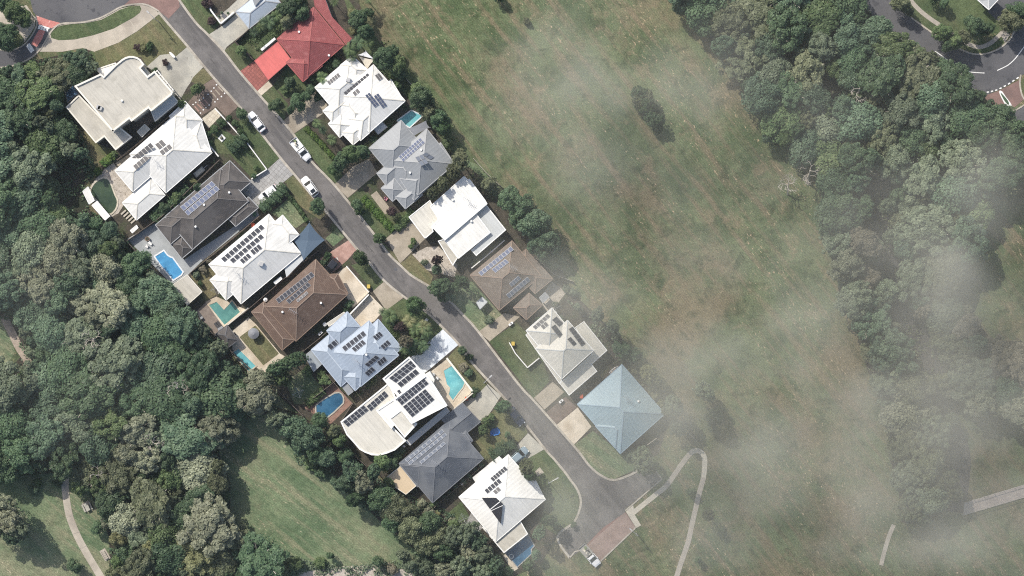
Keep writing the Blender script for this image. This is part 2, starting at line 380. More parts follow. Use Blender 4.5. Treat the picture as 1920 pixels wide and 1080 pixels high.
def ribbon(pts, w):
    """outline of a strip of width w (grid units) along pts"""
    L, Rr = [], []
    for i, p in enumerate(pts):
        a = pts[max(i-1, 0)]; b = pts[min(i+1, len(pts)-1)]
        d = (b[0]-a[0], b[1]-a[1]); l = math.hypot(*d) or 1; n = (-d[1]/l*w/2, d[0]/l*w/2)
        L.append((p[0]+n[0], p[1]+n[1])); Rr.append((p[0]-n[0], p[1]-n[1]))
    return L, Rr
_zi = [0]
def level(l):
    _zi[0] += 1
    return .012*l + .0007*(_zi[0] % 16)
def sheet(name, label, pts, mat, lvl, cat=None, z=None):
    """a flat laid surface of the setting"""
    z = level(lvl) if z is None else z
    b = MB(); q = [P2(p, z) for p in pts]
    if signed([(v.x, v.y) for v in q]) < 0: q = q[::-1]
    b.poly(q)
    return tag(b.build(name, mat), label, cat or name.replace('_', ' '), None, 'structure')
def strip_sheet(name, label, line, w, mat, lvl, cat=None, n=6):
    z = level(lvl); L, Rr = ribbon(smooth(line, n), w); b = MB()
    for i in range(len(L)-1): b.poly([P2(L[i], z), P2(L[i+1], z), P2(Rr[i+1], z), P2(Rr[i], z)][::1 if True else -1])
    o = b.build(name, mat)
    for pl in o.data.polygons:
        if pl.normal.z < 0: pl.flip()
    return tag(o, label, cat or name.replace('_', ' '), None, 'structure')
def kerb(label, line, w=3.4, h=.13, mat='kerb_concrete', n=5, name='kerb'):
    L, Rr = ribbon(smooth(line, n), w); b = MB()
    for i in range(len(L)-1):
        a, c, d, e = (P2(L[i]), P2(L[i+1]), P2(Rr[i+1]), P2(Rr[i]))
        up = Vector((0, 0, h))
        for q in ([a+up, c+up, d+up, e+up], [a, c, c+up, a+up], [d, e, e+up, d+up]):
            b.poly(q)
    o = b.build(name, mat)
    return tag(o, label, 'kerb', None, 'structure')
def wall(name, label, line, h, w, mat, cat, post=None, group=None, capmat=None):
    """a free-standing wall or fence along traced points (w in metres)"""
    b = MB(); e = empty(name, P2(line[0]), label, cat, group)
    for i, (p, q) in enumerate(zip(line, line[1:])):
        a, c = P2(p), P2(q); zc = h/2 + .003*i
        b.bar(a+Vector((0,0,zc)), c+Vector((0,0,zc)), w, h)
    b.build('panel' if 'fence' in name else 'wall', mat, e)
    if capmat:
        k = MB()
        for i, (p, q) in enumerate(zip(line, line[1:])):
            z = h+.03+.003*i; k.bar(P2(p)+Vector((0,0,z)), P2(q)+Vector((0,0,z)), w+.08, .06)
        k.build('coping', capmat, e)
    if post:
        for p, q in zip(line, line[1:]):
            n = max(1, int(math.dist(p, q)*S/post))
            for k in range(n):
                t = k/n; a = P(p[0]+(q[0]-p[0])*t, p[1]+(q[1]-p[1])*t)
                m = MB(); m.bar(a, a+Vector((0, 0, h+.12)), w+.07, w+.07); m.build('post', mat, e)
    return e

# ---------------------------------------------------------------- houses
class House:
    """a building of roof blocks. Corners are traced at eave height; every block is a closed roof volume over a wall."""
    def __init__(s, label, base, wallmat, roofmat, trim, cap=None, cat='house', name='house', overhang=.5, pitch=23):
        s.e = empty(name, P2(base), label, cat); s.wallmat = wallmat; s.roofmat = roofmat; s.trim = trim; s.cap = cap or trim
        s.oh = overhang; s.pitch = pitch; s.k = 0
        s.wall = MB(); s.roofs = {}; s.caps = MB(); s.gut = MB(); s.faces = []; s.flats = []; s.parapets = []
    def _roof(s, mat): return s.roofs.setdefault(mat, MB())
    def block(s, A, B, C, z=2.8, kind='hip', pitch=None, mat=None, oh=None, ground=0.):
        s.k += 1; z = z + .017*s.k; rb = s._roof(mat or s.roofmat)
        q = [P2(A, z), P2(B, z), P2(C, z)]; q.append(q[0]+q[2]-q[1])
        if signed([(v.x, v.y) for v in q]) < 0: q = [q[0], q[3], q[2], q[1]]
        if (q[1]-q[0]).length < (q[2]-q[1]).length: q = q[1:]+q[:1]
        L1 = (q[1]-q[0]).length; L2 = (q[2]-q[1]).length
        d = (q[1]-q[0]).normalized(); half = L2/2; h = half*math.tan(R(pitch or s.pitch))
        m0 = (q[0]+q[3])/2; m1 = (q[1]+q[2])/2; up = Vector((0, 0, h))
        inset = half if kind == 'hip' else 0.
        r0 = m0 + d*min(inset, L1/2-.01) + up; r1 = m1 - d*min(inset, L1/2-.01) + up
        F = [[q[0], q[1], r1, r0], [q[2], q[3], r0, r1], [q[1], q[2], r1], [q[3], q[0], r0]]
        for i, f in enumerate(F):
            if kind == 'gable' and i > 1: s.wall.poly(f)
            else: rb.slope(f); s.faces.append(f)
        down = Vector((0, 0, -.16))
        for i in range(4):
            a, b = q[i], q[(i+1) % 4]; rb.poly([a+down, b+down, b, a])
        rb.poly([v+down for v in q[::-1]])
        # gutter round the eaves
        c0 = sum(q, Vector())/4
        for i in range(4):
            a, b = q[i], q[(i+1) % 4]; nrm = (b-a).cross(Vector((0,0,1))).normalized()*.07
            t = (b-a).normalized()*.07
            s.gut.bar(a+nrm-t+Vector((0,0,-.055+.002*i)), b+nrm+t+Vector((0,0,-.055+.002*i)), .14, .13)
        # ridge and hip capping
        lift = Vector((0, 0, .03))
        if (r1-r0).length > .1: s.caps.bar(r0+lift, r1+lift, .20, .06)
        if kind == 'hip':
            for a, b in ((q[0], r0), (q[3], r0), (q[1], r1), (q[2], r1)): s.caps.bar(a+lift, b+lift, .18, .05)
        o = s.oh if oh is None else oh
        w = [v + ((c0-v).normalized()*o*1.35 if o else Vector()) for v in q]
        s.wall.prism([(v.x, v.y) for v in w], ground, z-.14, top=False)
        return s
    def flat(s, pts, z, mat=None, parapet=.0, pw=.3, thick=.0, capmat=None, walls=True, z0=0., name=None):
        """flat roof over straight walls, with an optional parapet; thick>0 and walls=False gives an open slab"""
        s.k += 1; z = z + .009*s.k; rb = MB(); s.flats.append((rb, mat or s.roofmat)); pb = MB()
        q = [P2(p, z) for p in pts]
        if signed([(v.x, v.y) for v in q]) < 0: q = q[::-1]
        rb.slope(list(q)); s.faces.append(list(q))
        b2 = [(v.x, v.y) for v in q]
        t = .2 if not walls else .3
        for i in range(len(q)):
            a, b = q[i], q[(i+1) % len(q)]; dn = Vector((0, 0, -t)); rb.poly([a+dn, b+dn, b, a])
        rb.poly([v+Vector((0, 0, -t)) for v in q[::-1]])
        if walls:
            c = sum(q, Vector())/len(q)
            s.wall.prism([(v.x+(c.x-v.x)*.012, v.y+(c.y-v.y)*.012) for v in q], z0, z-.29, top=False)
        if parapet:
            for i in range(len(q)):
                a, b = q[i], q[(i+1) % len(q)]; t = (b-a).normalized()*pw*.45; zz = Vector((0, 0, parapet/2-.05+.004*(i % 5)))
                pb.bar(a+zz-t, b+zz+t, pw, parapet+.1)
            s.parapets.append(pb)
        return s
    def z_at(s, px, py):
        """height of the topmost roof plane on the survey ray through (px, py)"""
        best = None; o = Vector((0, 0, H)); d = (P(px, py, 0)-o).normalized()
        from mathutils.geometry import intersect_ray_tri
        for f in s.faces:
            for i in range(1, len(f)-1):
                hit = intersect_ray_tri(f[0], f[i], f[i+1], d, o, True)
                if hit and (best is None or hit.z > best[0].z): best = (hit, (f[1]-f[0]).cross(f[2]-f[0]).normalized())
        return best
    def panels(s, o, u, v, nu, nv, cell='panel_black', frame='panel_frame', gap=.10, tilt_lift=.10, gapv=None):
        """nu x nv solar panels on the roof; o, u, v traced corners of the array"""
        c = ((u[0]+v[0])/2, (u[1]+v[1])/2); hit = s.z_at(*c)
        if hit is None: hit = (P(c[0], c[1], 3.5), Vector((0, 0, 1)))
        p0, nrm = hit; nrm = nrm if nrm.z > 0 else -nrm
        cam = Vector((0, 0, H))
        def on(px, py):
            d = P(px, py, 0)-cam; t = (p0+nrm*tilt_lift-cam).dot(nrm)/d.dot(nrm); return cam+d*t
        O, U, V = on(*o), on(*u), on(*v); eu = (U-O)/nu; ev = (V-O)/nv
        gv = gap if gapv is None else gapv
        me = None
        a, b = eu*(1-gap)/2, ev*(1-gv)/2
        up = nrm*.04; k = MB()
        q = [-a-b, a-b, a+b, -a+b]
        if (q[1]-q[0]).cross(q[2]-q[0]).dot(nrm) < 0: q = q[::-1]
        top = [x+up for x in q]; fw = .09
        inn = [x*(1-fw)+up+nrm*.004 for x in q]
        for i in range(4):
            j = (i+1) % 4
            k.poly([q[i], q[j], top[j], top[i]], None, 1); k.poly([top[i], top[j], inn[j], inn[i]], None, 1)
        k.poly(inn, None, 0)
        first = None
        for i in range(nu):
            for j in range(nv):
                pos = O+eu*(i+.5)+ev*(j+.5)
                if first is None:
                    first = k.build('solar_panel', [cell, frame]); ob = first
                else:
                    ob = first.copy(); COL.objects.link(ob)
                ob.parent = s.e; ob.matrix_parent_inverse = Matrix.Translation(-s.e.location); ob.location = pos
        return s
    def vent(s, px, py, kind='vent'):
        hit = s.z_at(px, py)
        if not hit: return s
        p = hit[0]; m = MB()
        if kind == 'vent':
            m.disc(p, .13, p.z-.2, p.z+.28, 10); m.disc(p, .26, p.z+.26, p.z+.45, 12, 0, .20); m.build('roof_vent', 'white_trim', s.e)
        elif kind == 'aerial':
            m.tube([p-Vector((0,0,.2)), p+Vector((0, 0, 1.9))], [.035, .03], 6)
            m.bar(p+Vector((-.9, .5, 1.75)), p+Vector((.9, -.5, 1.75)), .05, .05)
            for t in (-.8, -.45, -.1, .25, .6):
                c = p+Vector((t*.9, -t*.5, 1.76)); m.bar(c+Vector((-.25, -.45, 0)), c+Vector((.25, .45, 0)), .035, .035)
            m.build('aerial', 'steel_pole', s.e)
        elif kind == 'box':
            m.prism([(p.x-.55, p.y-.25), (p.x+.25, p.y-.5), (p.x+.55, p.y+.25), (p.x-.25, p.y+.5)], p.z-.2, p.z+.5); m.build('air_conditioner', 'grey_wall', s.e)
        return s
    def done(s):
        if s.wall.f: s.wall.build('wall', s.wallmat, s.e)
        first = None
        for m, b in s.roofs.items():
            o = b.build('roof', m, s.e); first = first or o
        for b, m in s.flats:
            o = b.build('roof', m, s.e); first = first or o
        for b in s.parapets: b.build('parapet', s.trim, s.e)
        if s.caps.f: 
            c = s.caps.build('ridge_capping', s.cap, first); 
            c.matrix_parent_inverse = Matrix.Identity(4)
            # first carries no transform of its own beyond its parent's inverse
        if s.gut.f: s.gut.build('gutter', s.trim, s.e)
        return s

def canopy(name, label, cat, pts, z, mat, trim='white_trim', posts=True, fall=.0):
    """an open flat roof on posts"""
    c = (sum(p[0] for p in pts)/len(pts), sum(p[1] for p in pts)/len(pts))
    e = empty(name, P2(c), label, cat); b = MB(); q = [P2(p, z) for p in pts]
    if signed([(v.x, v.y) for v in q]) < 0: q = q[::-1]
    if fall:
        q = [v+Vector((0, 0, fall*(1 if i in (0, 1) else 0))) for i, v in enumerate(q)]
    b.slope(list(q)); dn = Vector((0, 0, -.14))
    for i in range(len(q)):
        j = (i+1) % len(q); b.poly([q[i]+dn, q[j]+dn, q[j], q[i]])
    b.poly([v+dn for v in q[::-1]]); b.build('roof', mat, e)
    g = MB()
    for i in range(len(q)):
        j = (i+1) % len(q); g.bar(q[i]+Vector((0,0,-.05+.003*i)), q[j]+Vector((0,0,-.05+.003*i)), .12, .14)
    g.build('fascia', trim, e)
    if posts:
        cc = sum(q, Vector())/len(q)
        for v in q:
            f = v+(cc-v)*.07; m = MB(); m.bar((f.x, f.y, 0), (f.x, f.y, v.z-.13), .12, .12); m.build('post', trim, e)
    return e
def sail(label, pts, zs, mat, concave=.12):
    """shade sail: taut cloth with curved-in edges on posts"""
    c = (sum(p[0] for p in pts)/len(pts), sum(p[1] for p in pts)/len(pts))
    e = empty('shade_sail', P2(c), label, 'shade sail'); q = [P2(p, z) for p, z in zip(pts, zs)]; cc = sum(q, Vector())/len(q)
    n = 8; edge = []
    for i in range(len(q)):
        a, b = q[i], q[(i+1) % len(q)]
        for k in range(n):
            t = k/n; p = a.lerp(b, t); edge.append(p+(cc-p)*concave*4*t*(1-t)*.8)
    b = MB(); m = len(edge); rings = 5
    for r in range(rings):
        t0, t1 = r/rings, (r+1)/rings
        for i in range(m):
            j = (i+1) % m
            f = lambda p, t: p.lerp(cc, t)
            pts4 = [f(edge[i], t0), f(edge[j], t0), f(edge[j], t1), f(edge[i], t1)]
            b.poly(pts4 if r < rings-1 else pts4[:3], None, 0, True)
    o = b.build('cloth', mat, e)
    for v in q:
        k = MB(); out = (v-cc).normalized()*.15; k.tube([(v.x+out.x, v.y+out.y, 0), (v.x+out.x, v.y+out.y, v.z+.15)], [.06, .05], 8); k.build('post', 'steel_pole', e)
    return e
def offset_poly(pts, d):
    n = len(pts); sg = 1 if signed(pts) > 0 else -1; out = []
    for i in range(n):
        a, b, c = pts[i-1], pts[i], pts[(i+1) % n]
        d1 = Vector((b[0]-a[0], b[1]-a[1])).normalized(); d2 = Vector((c[0]-b[0], c[1]-b[1])).normalized()
        n1 = Vector((d1.y, -d1.x))*sg; n2 = Vector((d2.y, -d2.x))*sg; k = n1+n2
        l = k.length_squared or 1; out.append((b[0]+2*k.x/l*d, b[1]+2*k.y/l*d))
    return out
def pool(label, water, cw, wmat, cmat, steps=None, name='swimming_pool'):
    c = (sum(p[0] for p in water)/len(water), sum(p[1] for p in water)/len(water))
    e = empty(name, P2(c), label, 'pool'); out = offset_poly(water, cw)
    b = MB(); zi, zo, zt = .10, .02, .17
    for i in range(len(water)):
        j = (i+1) % len(water)
        A, B, Cc, D = P2(water[i], zt), P2(water[j], zt), P2(out[j], zt), P2(out[i], zt)
        f = [A, B, Cc, D]
        if (f[1]-f[0]).cross(f[2]-f[0]).z < 0: f = f[::-1]
        b.poly(f)
        for p, q, lo in ((water[i], water[j], zi-.05), (out[i], out[j], 0)):
            b.poly([P2(p, lo), P2(q, lo), P2(q, zt), P2(p, zt)])
    b.build('coping', cmat, e)
    w = MB(); q = [P2(p, zi) for p in water]
    if signed([(v.x, v.y) for v in q]) < 0: q = q[::-1]
    w.poly(q); w.build('water', wmat, e)
    if steps:
        k = MB(); st = [P2(p, zi+.02) for p in steps]
        if signed([(v.x, v.y) for v in st]) < 0: st = st[::-1]
        k.poly(st); k.build('step', 'turquoise_water' if 'sky' not in wmat else 'sky_blue_water', e)
    return e
# ---------------------------------------------------------------- vegetation
def mesh_quads(name, V, tone=None, mats=None):
    """V: (n,4,3) corners"""
    n = len(V); me = bpy.data.meshes.new(name)
    me.vertices.add(n*4); me.vertices.foreach_set('co', V.reshape(-1).astype(np.float32))
    me.loops.add(n*4); me.loops.foreach_set('vertex_index', np.arange(n*4, dtype=np.int32))
    me.polygons.add(n); me.polygons.foreach_set('loop_start', np.arange(0, n*4, 4, dtype=np.int32)); me.polygons.foreach_set('loop_total', np.full(n, 4, np.int32))
    if tone is not None:
        a = me.attributes.new('tone', 'FLOAT', 'FACE'); a.data.foreach_set('value', tone.astype(np.float32))
    me.update(calc_edges=True); me.validate()
    me.materials.append(LEAF['mid'])
    return me
def unit(v): return v/np.maximum(np.linalg.norm(v, axis=-1, keepdims=True), 1e-9)
def leaves(pts, nrm, size, rng, spread=.75, aspect=1.5, sag=0.):
    """leaf-cluster faces at pts facing nrm, jittered"""
    n = len(pts); nn = unit(nrm+rng.normal(0, spread, (n, 3))*np.array([1, 1, .8]))
    t = unit(np.cross(nn, rng.normal(0, 1, (n, 3)))); b = np.cross(nn, t)
    s = size*rng.uniform(.55, 1.25, (n, 1)); l = s*aspect
    fold = nn*s*.25
    return np.stack([pts-t*l*.5, pts+b*s*.5+fold, pts+t*l*.5, pts-b*s*.5+fold], axis=1)
def crown_mesh(name, r, z0, z1, nblob, nleaf, leaf, seed, blob=(.24, .40), flat=.85, lean=.0, gap=0., spread=.5, aspect=1.5, dome=.62, lobe=(.62, 1.18)):
    """crown of leaf clumps: blobs over a domed, uneven outline"""
    rng = np.random.default_rng(seed); P_, N_, T_ = [], [], []
    lob = rng.uniform(*lobe, 7); ph = rng.uniform(0, 6.28)
    pts = []
    tries = 0
    while len(pts) < nblob and tries < 4000:
        tries += 1
        a = rng.uniform(0, 2*np.pi); u = math.sqrt(rng.uniform(0, 1))
        R_ = r*np.interp(((a+ph) % 6.2832)/6.2832*7, np.arange(8), np.append(lob, lob[0]))
        rb = r*rng.uniform(*blob)*(1.05-.35*u)
        rad = u*(R_-rb*.75)
        zz = z1-rb*.8-(z1-z0)*dome*(rad/r)**2+rng.normal(0, .11)*(z1-z0)
        c = np.array([rad*math.cos(a), rad*math.sin(a), zz])
        if all(np.linalg.norm((c-q)[:2]) > gap*(rb+rq)*.5 for q, rq in pts): pts.append((c, rb))
    area = sum(rb*rb for _, rb in pts)
    for c, rb in pts:
        k = max(8, int(nleaf*rb*rb/area)); d = unit(rng.normal(0, 1, (k, 3))); d[:, 2] = np.where(d[:, 2] < -.35, -d[:, 2], d[:, 2])
        q = c+d*rb*rng.uniform(.62, 1.06, (k, 1))*np.array([1, 1, flat+.1])
        P_.append(q); N_.append(d+np.array([0, 0, .45])); T_.append(np.clip(rng.normal(rng.uniform(.25, .75), .22, k), 0, 1))
    # darker inner and lower leaves that close the crown
    k = int(nleaf*.12); a = rng.uniform(0, 6.283, k); u = np.sqrt(rng.uniform(0, 1, k))*r*.82
    q = np.stack([u*np.cos(a), u*np.sin(a), z0+(z1-z0)*rng.uniform(.05, .55, k)*(1-.5*(u/r)**2)], 1)
    P_.append(q); N_.append(np.tile([0, 0, 1.], (k, 1))); T_.append(np.clip(rng.normal(.4, .25, k), 0, 1))
    P_, N_, T_ = np.concatenate(P_), np.concatenate(N_), np.concatenate(T_)
    return mesh_quads(name, leaves(P_, N_, leaf, rng, spread, aspect), T_)
def trunk_mesh(name, r, z1, seed, bark='trunk_bark', thick=.2):
    rng = random.Random(seed); b = MB(); top = z1*.62
    b.tube([(0, 0, -.1), (.05, .03, top*.5), (rng.uniform(-.15, .15), rng.uniform(-.15, .15), top)], [thick*1.25, thick, thick*.7], 7)
    pale = bark == 'pale_bark'
    for i in range(8 if pale else 5):
        a = i*(.785 if pale else 1.257)+rng.uniform(-.4, .4); s = top*rng.uniform(.55, .95); e = r*rng.uniform(.5, .8)
        b.tube([(0, 0, s), (e*.5*math.cos(a), e*.5*math.sin(a), s+(z1-s)*.4), (e*math.cos(a), e*math.sin(a), z1*rng.uniform(.80, .99) if pale else z1*rng.uniform(.72, .86))], [thick*.6, thick*.42, thick*.18], 5)
    me = bpy.data.meshes.new(name); me.from_pydata(b.v, [], b.f); me.materials.append(MATS[bark]); me.polygons.foreach_set('use_smooth', [True]*len(b.f)); me.update()
    return me
# kinds of plant: list of (crown mesh, trunk mesh, nominal radius, crown top)
KIND = {}
def kind(name, n, r, z0, z1, bark='trunk_bark', **kw):
    KIND[name] = []
    for i in range(n):
        sd = sum(map(ord, name))*31+i*7
        cm = crown_mesh('crown_'+name, r, z0, z1, seed=sd, **kw); tm = trunk_mesh('trunk_'+name, r, z1, sd, bark, .045*r+.04)
        KIND[name].append((cm, tm, r, z1))
kind('broad', 6, 4.4, 3.2, 9.5, nblob=46, nleaf=6800, leaf=.30, gap=.55)
kind('rounded', 4, 3.2, 2.4, 7.5, nblob=34, nleaf=5200, leaf=.25, blob=(.26, .40), gap=.5)
kind('gum', 6, 4.2, 5., 11.5, bark='pale_bark', nblob=40, nleaf=5600, leaf=.27, blob=(.16, .30), gap=.72, aspect=1.9, spread=.6, dome=.5)
kind('feathery', 4, 3.8, 4., 10., nblob=60, nleaf=5200, leaf=.22, blob=(.12, .22), gap=.7, aspect=2.4, spread=.7)
kind('small', 4, 1.8, 1.3, 4.2, nblob=24, nleaf=2600, leaf=.19, blob=(.28, .42), gap=.45)
kind('bush', 4, 1.2, .2, 1.9, nblob=16, nleaf=1300, leaf=.17, blob=(.30, .48), gap=.4)
kind('ball', 2, .75, .35, 1.55, nblob=9, nleaf=900, leaf=.11, blob=(.55, .7), gap=.15, flat=.9, spread=.5, dome=.5, lobe=(.95,1.05))
def palm_meshes(seed, fronds=15, L=2.6, h=5.0):
    rng = np.random.default_rng(seed); V, T = [], []
    for i in range(fronds):
        a = i*2.39996+rng.uniform(-.2, .2); el = rng.uniform(-.1, .9); l = L*rng.uniform(.8, 1.1)
        d = np.array([math.cos(a), math.sin(a), 0]); sd = np.array([-math.sin(a), math.cos(a), 0])
        prev = None; pos = np.array([0, 0, h]); m = 14; step = l/m; tone = rng.uniform(.2, .8)
        for k in range(m):
            t = k/m; ang = el-1.5*t*t-.25*t; nx = pos+(d*math.cos(ang)+np.array([0, 0, math.sin(ang)]))*step
            wl = .62*math.sin(math.pi*min(1, .12+t*.88))+.06
            for s in (-1, 1):
                tip = pos+sd*s*wl*l*.30+d*step*1.8-np.array([0, 0, wl*.22]); w = (nx-pos)*.62
                V.append([pos, pos+w, tip+w*.35, tip]); T.append(np.clip(tone+rng.normal(0, .12), 0, 1))
            V.append([pos-sd*.03, nx-sd*.03, nx+sd*.03, pos+sd*.03]); T.append(.9)
            pos = nx
    cm = mesh_quads('fronds_palm', np.array(V), np.array(T))
    b = MB(); b.tube([(0, 0, -.1), (.05, 0, h*.5), (0, 0, h)], [.2, .14, .11], 8)
    tm = bpy.data.meshes.new('trunk_palm'); tm.from_pydata(b.v, [], b.f); tm.materials.append(MATS['pale_bark']); tm.update()
    return cm, tm, L, h
KIND['palm'] = [palm_meshes(3), palm_meshes(8, 18, 2.4, 4.2), palm_meshes(12, 13, 2.9, 6.)]

# landmarks used to say where a plant stands
LAND = [('the red tiled house', 585, 80), ('the flat-roofed cream mansion', 235, 190), ('the green kidney pool', 195, 365), ('the white house with brown-grey panels', 300, 300),
        ('the dark tiled house', 390, 390), ('the bright blue pool', 316, 497), ('the cream pool canopy', 350, 542), ('the L-shaped teal pool', 425, 585), ('the small dark gazebo', 425, 631),
        ('the narrow turquoise pool', 458, 672), ('the brown tiled house', 570, 570), ('the blue-grey house', 665, 660), ('the deep blue pool', 617, 762), ('the white house of stepped flat roofs', 745, 765),
        ('the turquoise street-side pool', 852, 718), ('the slate tiled house', 828, 855), ('the tan patio roof', 750, 900), ('the southern white hip-roofed house', 940, 930), ('the navy pool', 975, 1034),
        ('the white hip-roofed house beside the park', 680, 190), ('the mid-grey hip-roofed house', 775, 310), ('the bright white skillion-roofed house', 865, 410), ('the grey-brown tiled house', 960, 515),
        ('the pale two-storey house', 1060, 655), ('the sky-blue roofed house', 1163, 765), ('the hairpin bend of the concrete path', 1305, 850), ('the red-paved parking bay', 1140, 1010),
        ('the big paved cul-de-sac', 150, 10), ('the red speed cushion', 72, 72), ('the curved park path', 145, 1000), ('the park picnic table', 162, 950), ('the dirt path at the west border', 32, 640),
        ('the long timber boardwalk', 1865, 938), ('the roundabout', 1915, 160), ('the curved grass verge by the bend road', 1830, 100), ('the pale gravel strip at the south border', 690, 1072),
        ('the lone tree shadow on the field', 1215, 215), ('the dead tree by the field', 1474, 345), ('the striped south paddock', 560, 920)]
WORDS = 'zero one two three four five six seven eight nine ten eleven twelve thirteen fourteen fifteen sixteen seventeen eighteen nineteen'.split()
TENS = '_ _ twenty thirty forty fifty sixty seventy eighty ninety'.split()
def word(n):
    if n < 20: return WORDS[n]
    if n < 100: return TENS[n//10]+('-'+WORDS[n % 10] if n % 10 else '')
    return 'hundred-and-'+word(n-100) if n < 200 else 'two-hundred'
COMP = ['east', 'north-east', 'north', 'north-west', 'west', 'south-west', 'south', 'south-east']
USED = set()
def where(px, py, desc):
    """description + where it stands, counted in metres from a landmark; the photo's top is north"""
    near = sorted(LAND, key=lambda l: math.hypot(l[1]-px, l[2]-py))
    for nm, lx, ly in near[:6]:
        d = math.hypot(lx-px, ly-py)*S; c = COMP[int(((math.degrees(math.atan2(ly-py, px-lx))+22.5) % 360)//45)]
        t = f'{desc}, {word(max(1, round(d)))} metres {c} of {nm}'
        if t not in USED and len(t.replace('-', '').split()) <= 16: USED.add(t); return t
    USED.add(t); return t
TONE = {'deep': 'very dark green', 'dark': 'dark green', 'mid': 'mid green', 'blue': 'bluish green', 'olive': 'olive', 'grey': 'grey-green', 'pale': 'pale silvery', 'yellow': 'yellow-green', 'bright': 'bright green', 'purple': 'purple-leaved', 'brown': 'brownish'}
NAMES = {'broad': 'tree', 'rounded': 'tree', 'gum': 'gum_tree', 'feathery': 'feathery_tree', 'small': 'small_tree', 'bush': 'bush', 'ball': 'clipped_ball_shrub', 'palm': 'palm_tree'}
SAY = {'broad': 'broad tree', 'rounded': 'round tree', 'gum': 'gum tree', 'feathery': 'feathery tree', 'small': 'small tree', 'bush': 'bush', 'ball': 'clipped ball shrub', 'palm': 'palm'}
prng = random.Random(11)
GROUPS = {}
def plant(px, py, r, knd, tone, desc=None, group=None, hscale=None, ground=True):
    """one plant: crown radius r in grid units, crown centre traced"""
    var = KIND[knd][prng.randrange(len(KIND[knd]))]; cm, tm, rn, z1 = var
    sc = r*S/rn; hs = hscale if hscale else (.55+.45*sc)*prng.uniform(.9, 1.1)
    zc = z1*hs*.72; p = P(px, py, zc); p.z = 0
    size = 'big ' if r > 42 else ('little ' if r < 11 and knd not in ('ball', 'bush') else '')
    lab = where(px, py, desc or f'{size}{TONE[tone]} {SAY[knd]}')
    cat = 'palm' if knd == 'palm' else ('shrub' if knd in ('bush', 'ball') else 'tree')
    e = empty(NAMES[knd], p, lab, cat, group or {'bush': 'garden bushes', 'ball': 'clipped ball shrubs', 'palm': 'garden palms'}.get(knd, 'garden trees'), prng.uniform(0, 6.28)); sq = prng.uniform(.86, 1.16) if knd not in ('ball', 'palm') else 1.; e.scale = (sc*sq, sc/sq, hs)
    for nm, me in (('crown' if knd != 'palm' else 'fronds', cm), ('trunk', tm)):
        if nm == 'trunk' and knd in ('ball',): continue
        o = bpy.data.objects.new(nm, me); COL.objects.link(o); o.parent = e
        if nm != 'trunk':
            o.material_slots[0].link = 'OBJECT'; o.material_slots[0].material = LEAF[tone]
    return e
def hedge(label, line, w, h, tone, seed=1, dens=115, leaf=.15, name='hedge', lump=.3):
    """clipped or loose hedge along traced points (w, h in metres)"""
    rng = np.random.default_rng(seed); V, T = [], []; b = MB()
    for p, q in zip(line, line[1:]):
        a, c = P2(p), P2(q); L = (c-a).length; n = int(dens*L*(w+h*.6))
        t = rng.uniform(0, 1, n); s = rng.uniform(-1, 1, n); d = (c-a)/L; nr = Vector((-d.y, d.x, 0))
        lumps = 1+lump*np.sin(t*L*2.6+seed)*.5+lump*.5*np.sin(t*L*5.3+seed*2+s*2)
        z = h*lumps*(1-.35*np.abs(s)**3)*rng.uniform(.80, 1.0, n); side = rng.uniform(0, 1, n) < .28
        z = np.where(side, z*rng.uniform(.1, .9, n), z); ss = np.where(side, np.sign(s)*.98, s)
        q3 = np.array(a)[None]+np.array(c-a)[None]*t[:, None]+np.array(nr)[None]*(ss*w/2*lumps)[:, None]; q3[:, 2] = z
        nn = np.array(nr)[None]*ss[:, None]*.8+np.array([0, 0, 1.])*(1-.6*np.abs(ss))[:, None]
        V.append(leaves(q3, nn, leaf, rng, .6)); T.append(np.clip(rng.normal(.5+.25*np.sin(t*L*1.3), .22), 0, 1))
        m = d.cross(Vector((0,0,1)))
        b.bar(a+Vector((0,0,h*.36)), c+Vector((0,0,h*.36)), w*.66, h*.7)
    e = empty(name, P2(line[0]), label, 'hedge')
    me = mesh_quads('leaves', np.concatenate(V), np.concatenate(T)); me.materials.clear(); me.materials.append(LEAF[tone])
    o = bpy.data.objects.new('leaves', me); COL.objects.link(o); o.parent = e; o.matrix_parent_inverse = Matrix.Translation(-e.location)
    b.build('stem', LEAF[tone], e)
    return e
def ground_cover(name, label, poly, n, h, leaf, tone, seed, holes=()):
    """low growth nobody could count, scattered inside a traced outline"""
    rng = np.random.default_rng(seed); xs = [p[0] for p in poly]; ys = [p[1] for p in poly]; pts = []
    X = rng.uniform(min(xs), max(xs), n*3); Y = rng.uniform(min(ys), max(ys), n*3)
    ins = np.zeros(len(X), bool); j = len(poly)-1
    for i in range(len(poly)):
        xi, yi = poly[i]; xj, yj = poly[j]
        c = ((yi > Y) != (yj > Y)) & (X < (xj-xi)*(Y-yi)/((yj-yi) or 1e-9)+xi); ins ^= c; j = i
    cl = np.sin(X*.11+seed)+np.sin(Y*.13-seed)+np.sin((X+Y)*.23)*.6+rng.normal(0, .5, len(X))
    k = ins & (cl > -.4); X, Y = X[k][:n], Y[k][:n]
    q = np.stack([(X-960)*S, -(Y-540)*S, h*rng.uniform(.1, 1., len(X))**1.5*(.6+.4*np.sin(X*.19)*np.sin(Y*.17))], 1)
    me = mesh_quads(name, leaves(q, np.tile([0, 0, 1.], (len(q), 1)), leaf, rng, .8), np.clip(rng.normal(.45, .28, len(q)), 0, 1))
    me.materials.clear(); me.materials.append(LEAF[tone]); o = bpy.data.objects.new(name, me); COL.objects.link(o)
    return tag(o, label, 'undergrowth', None, 'stuff')

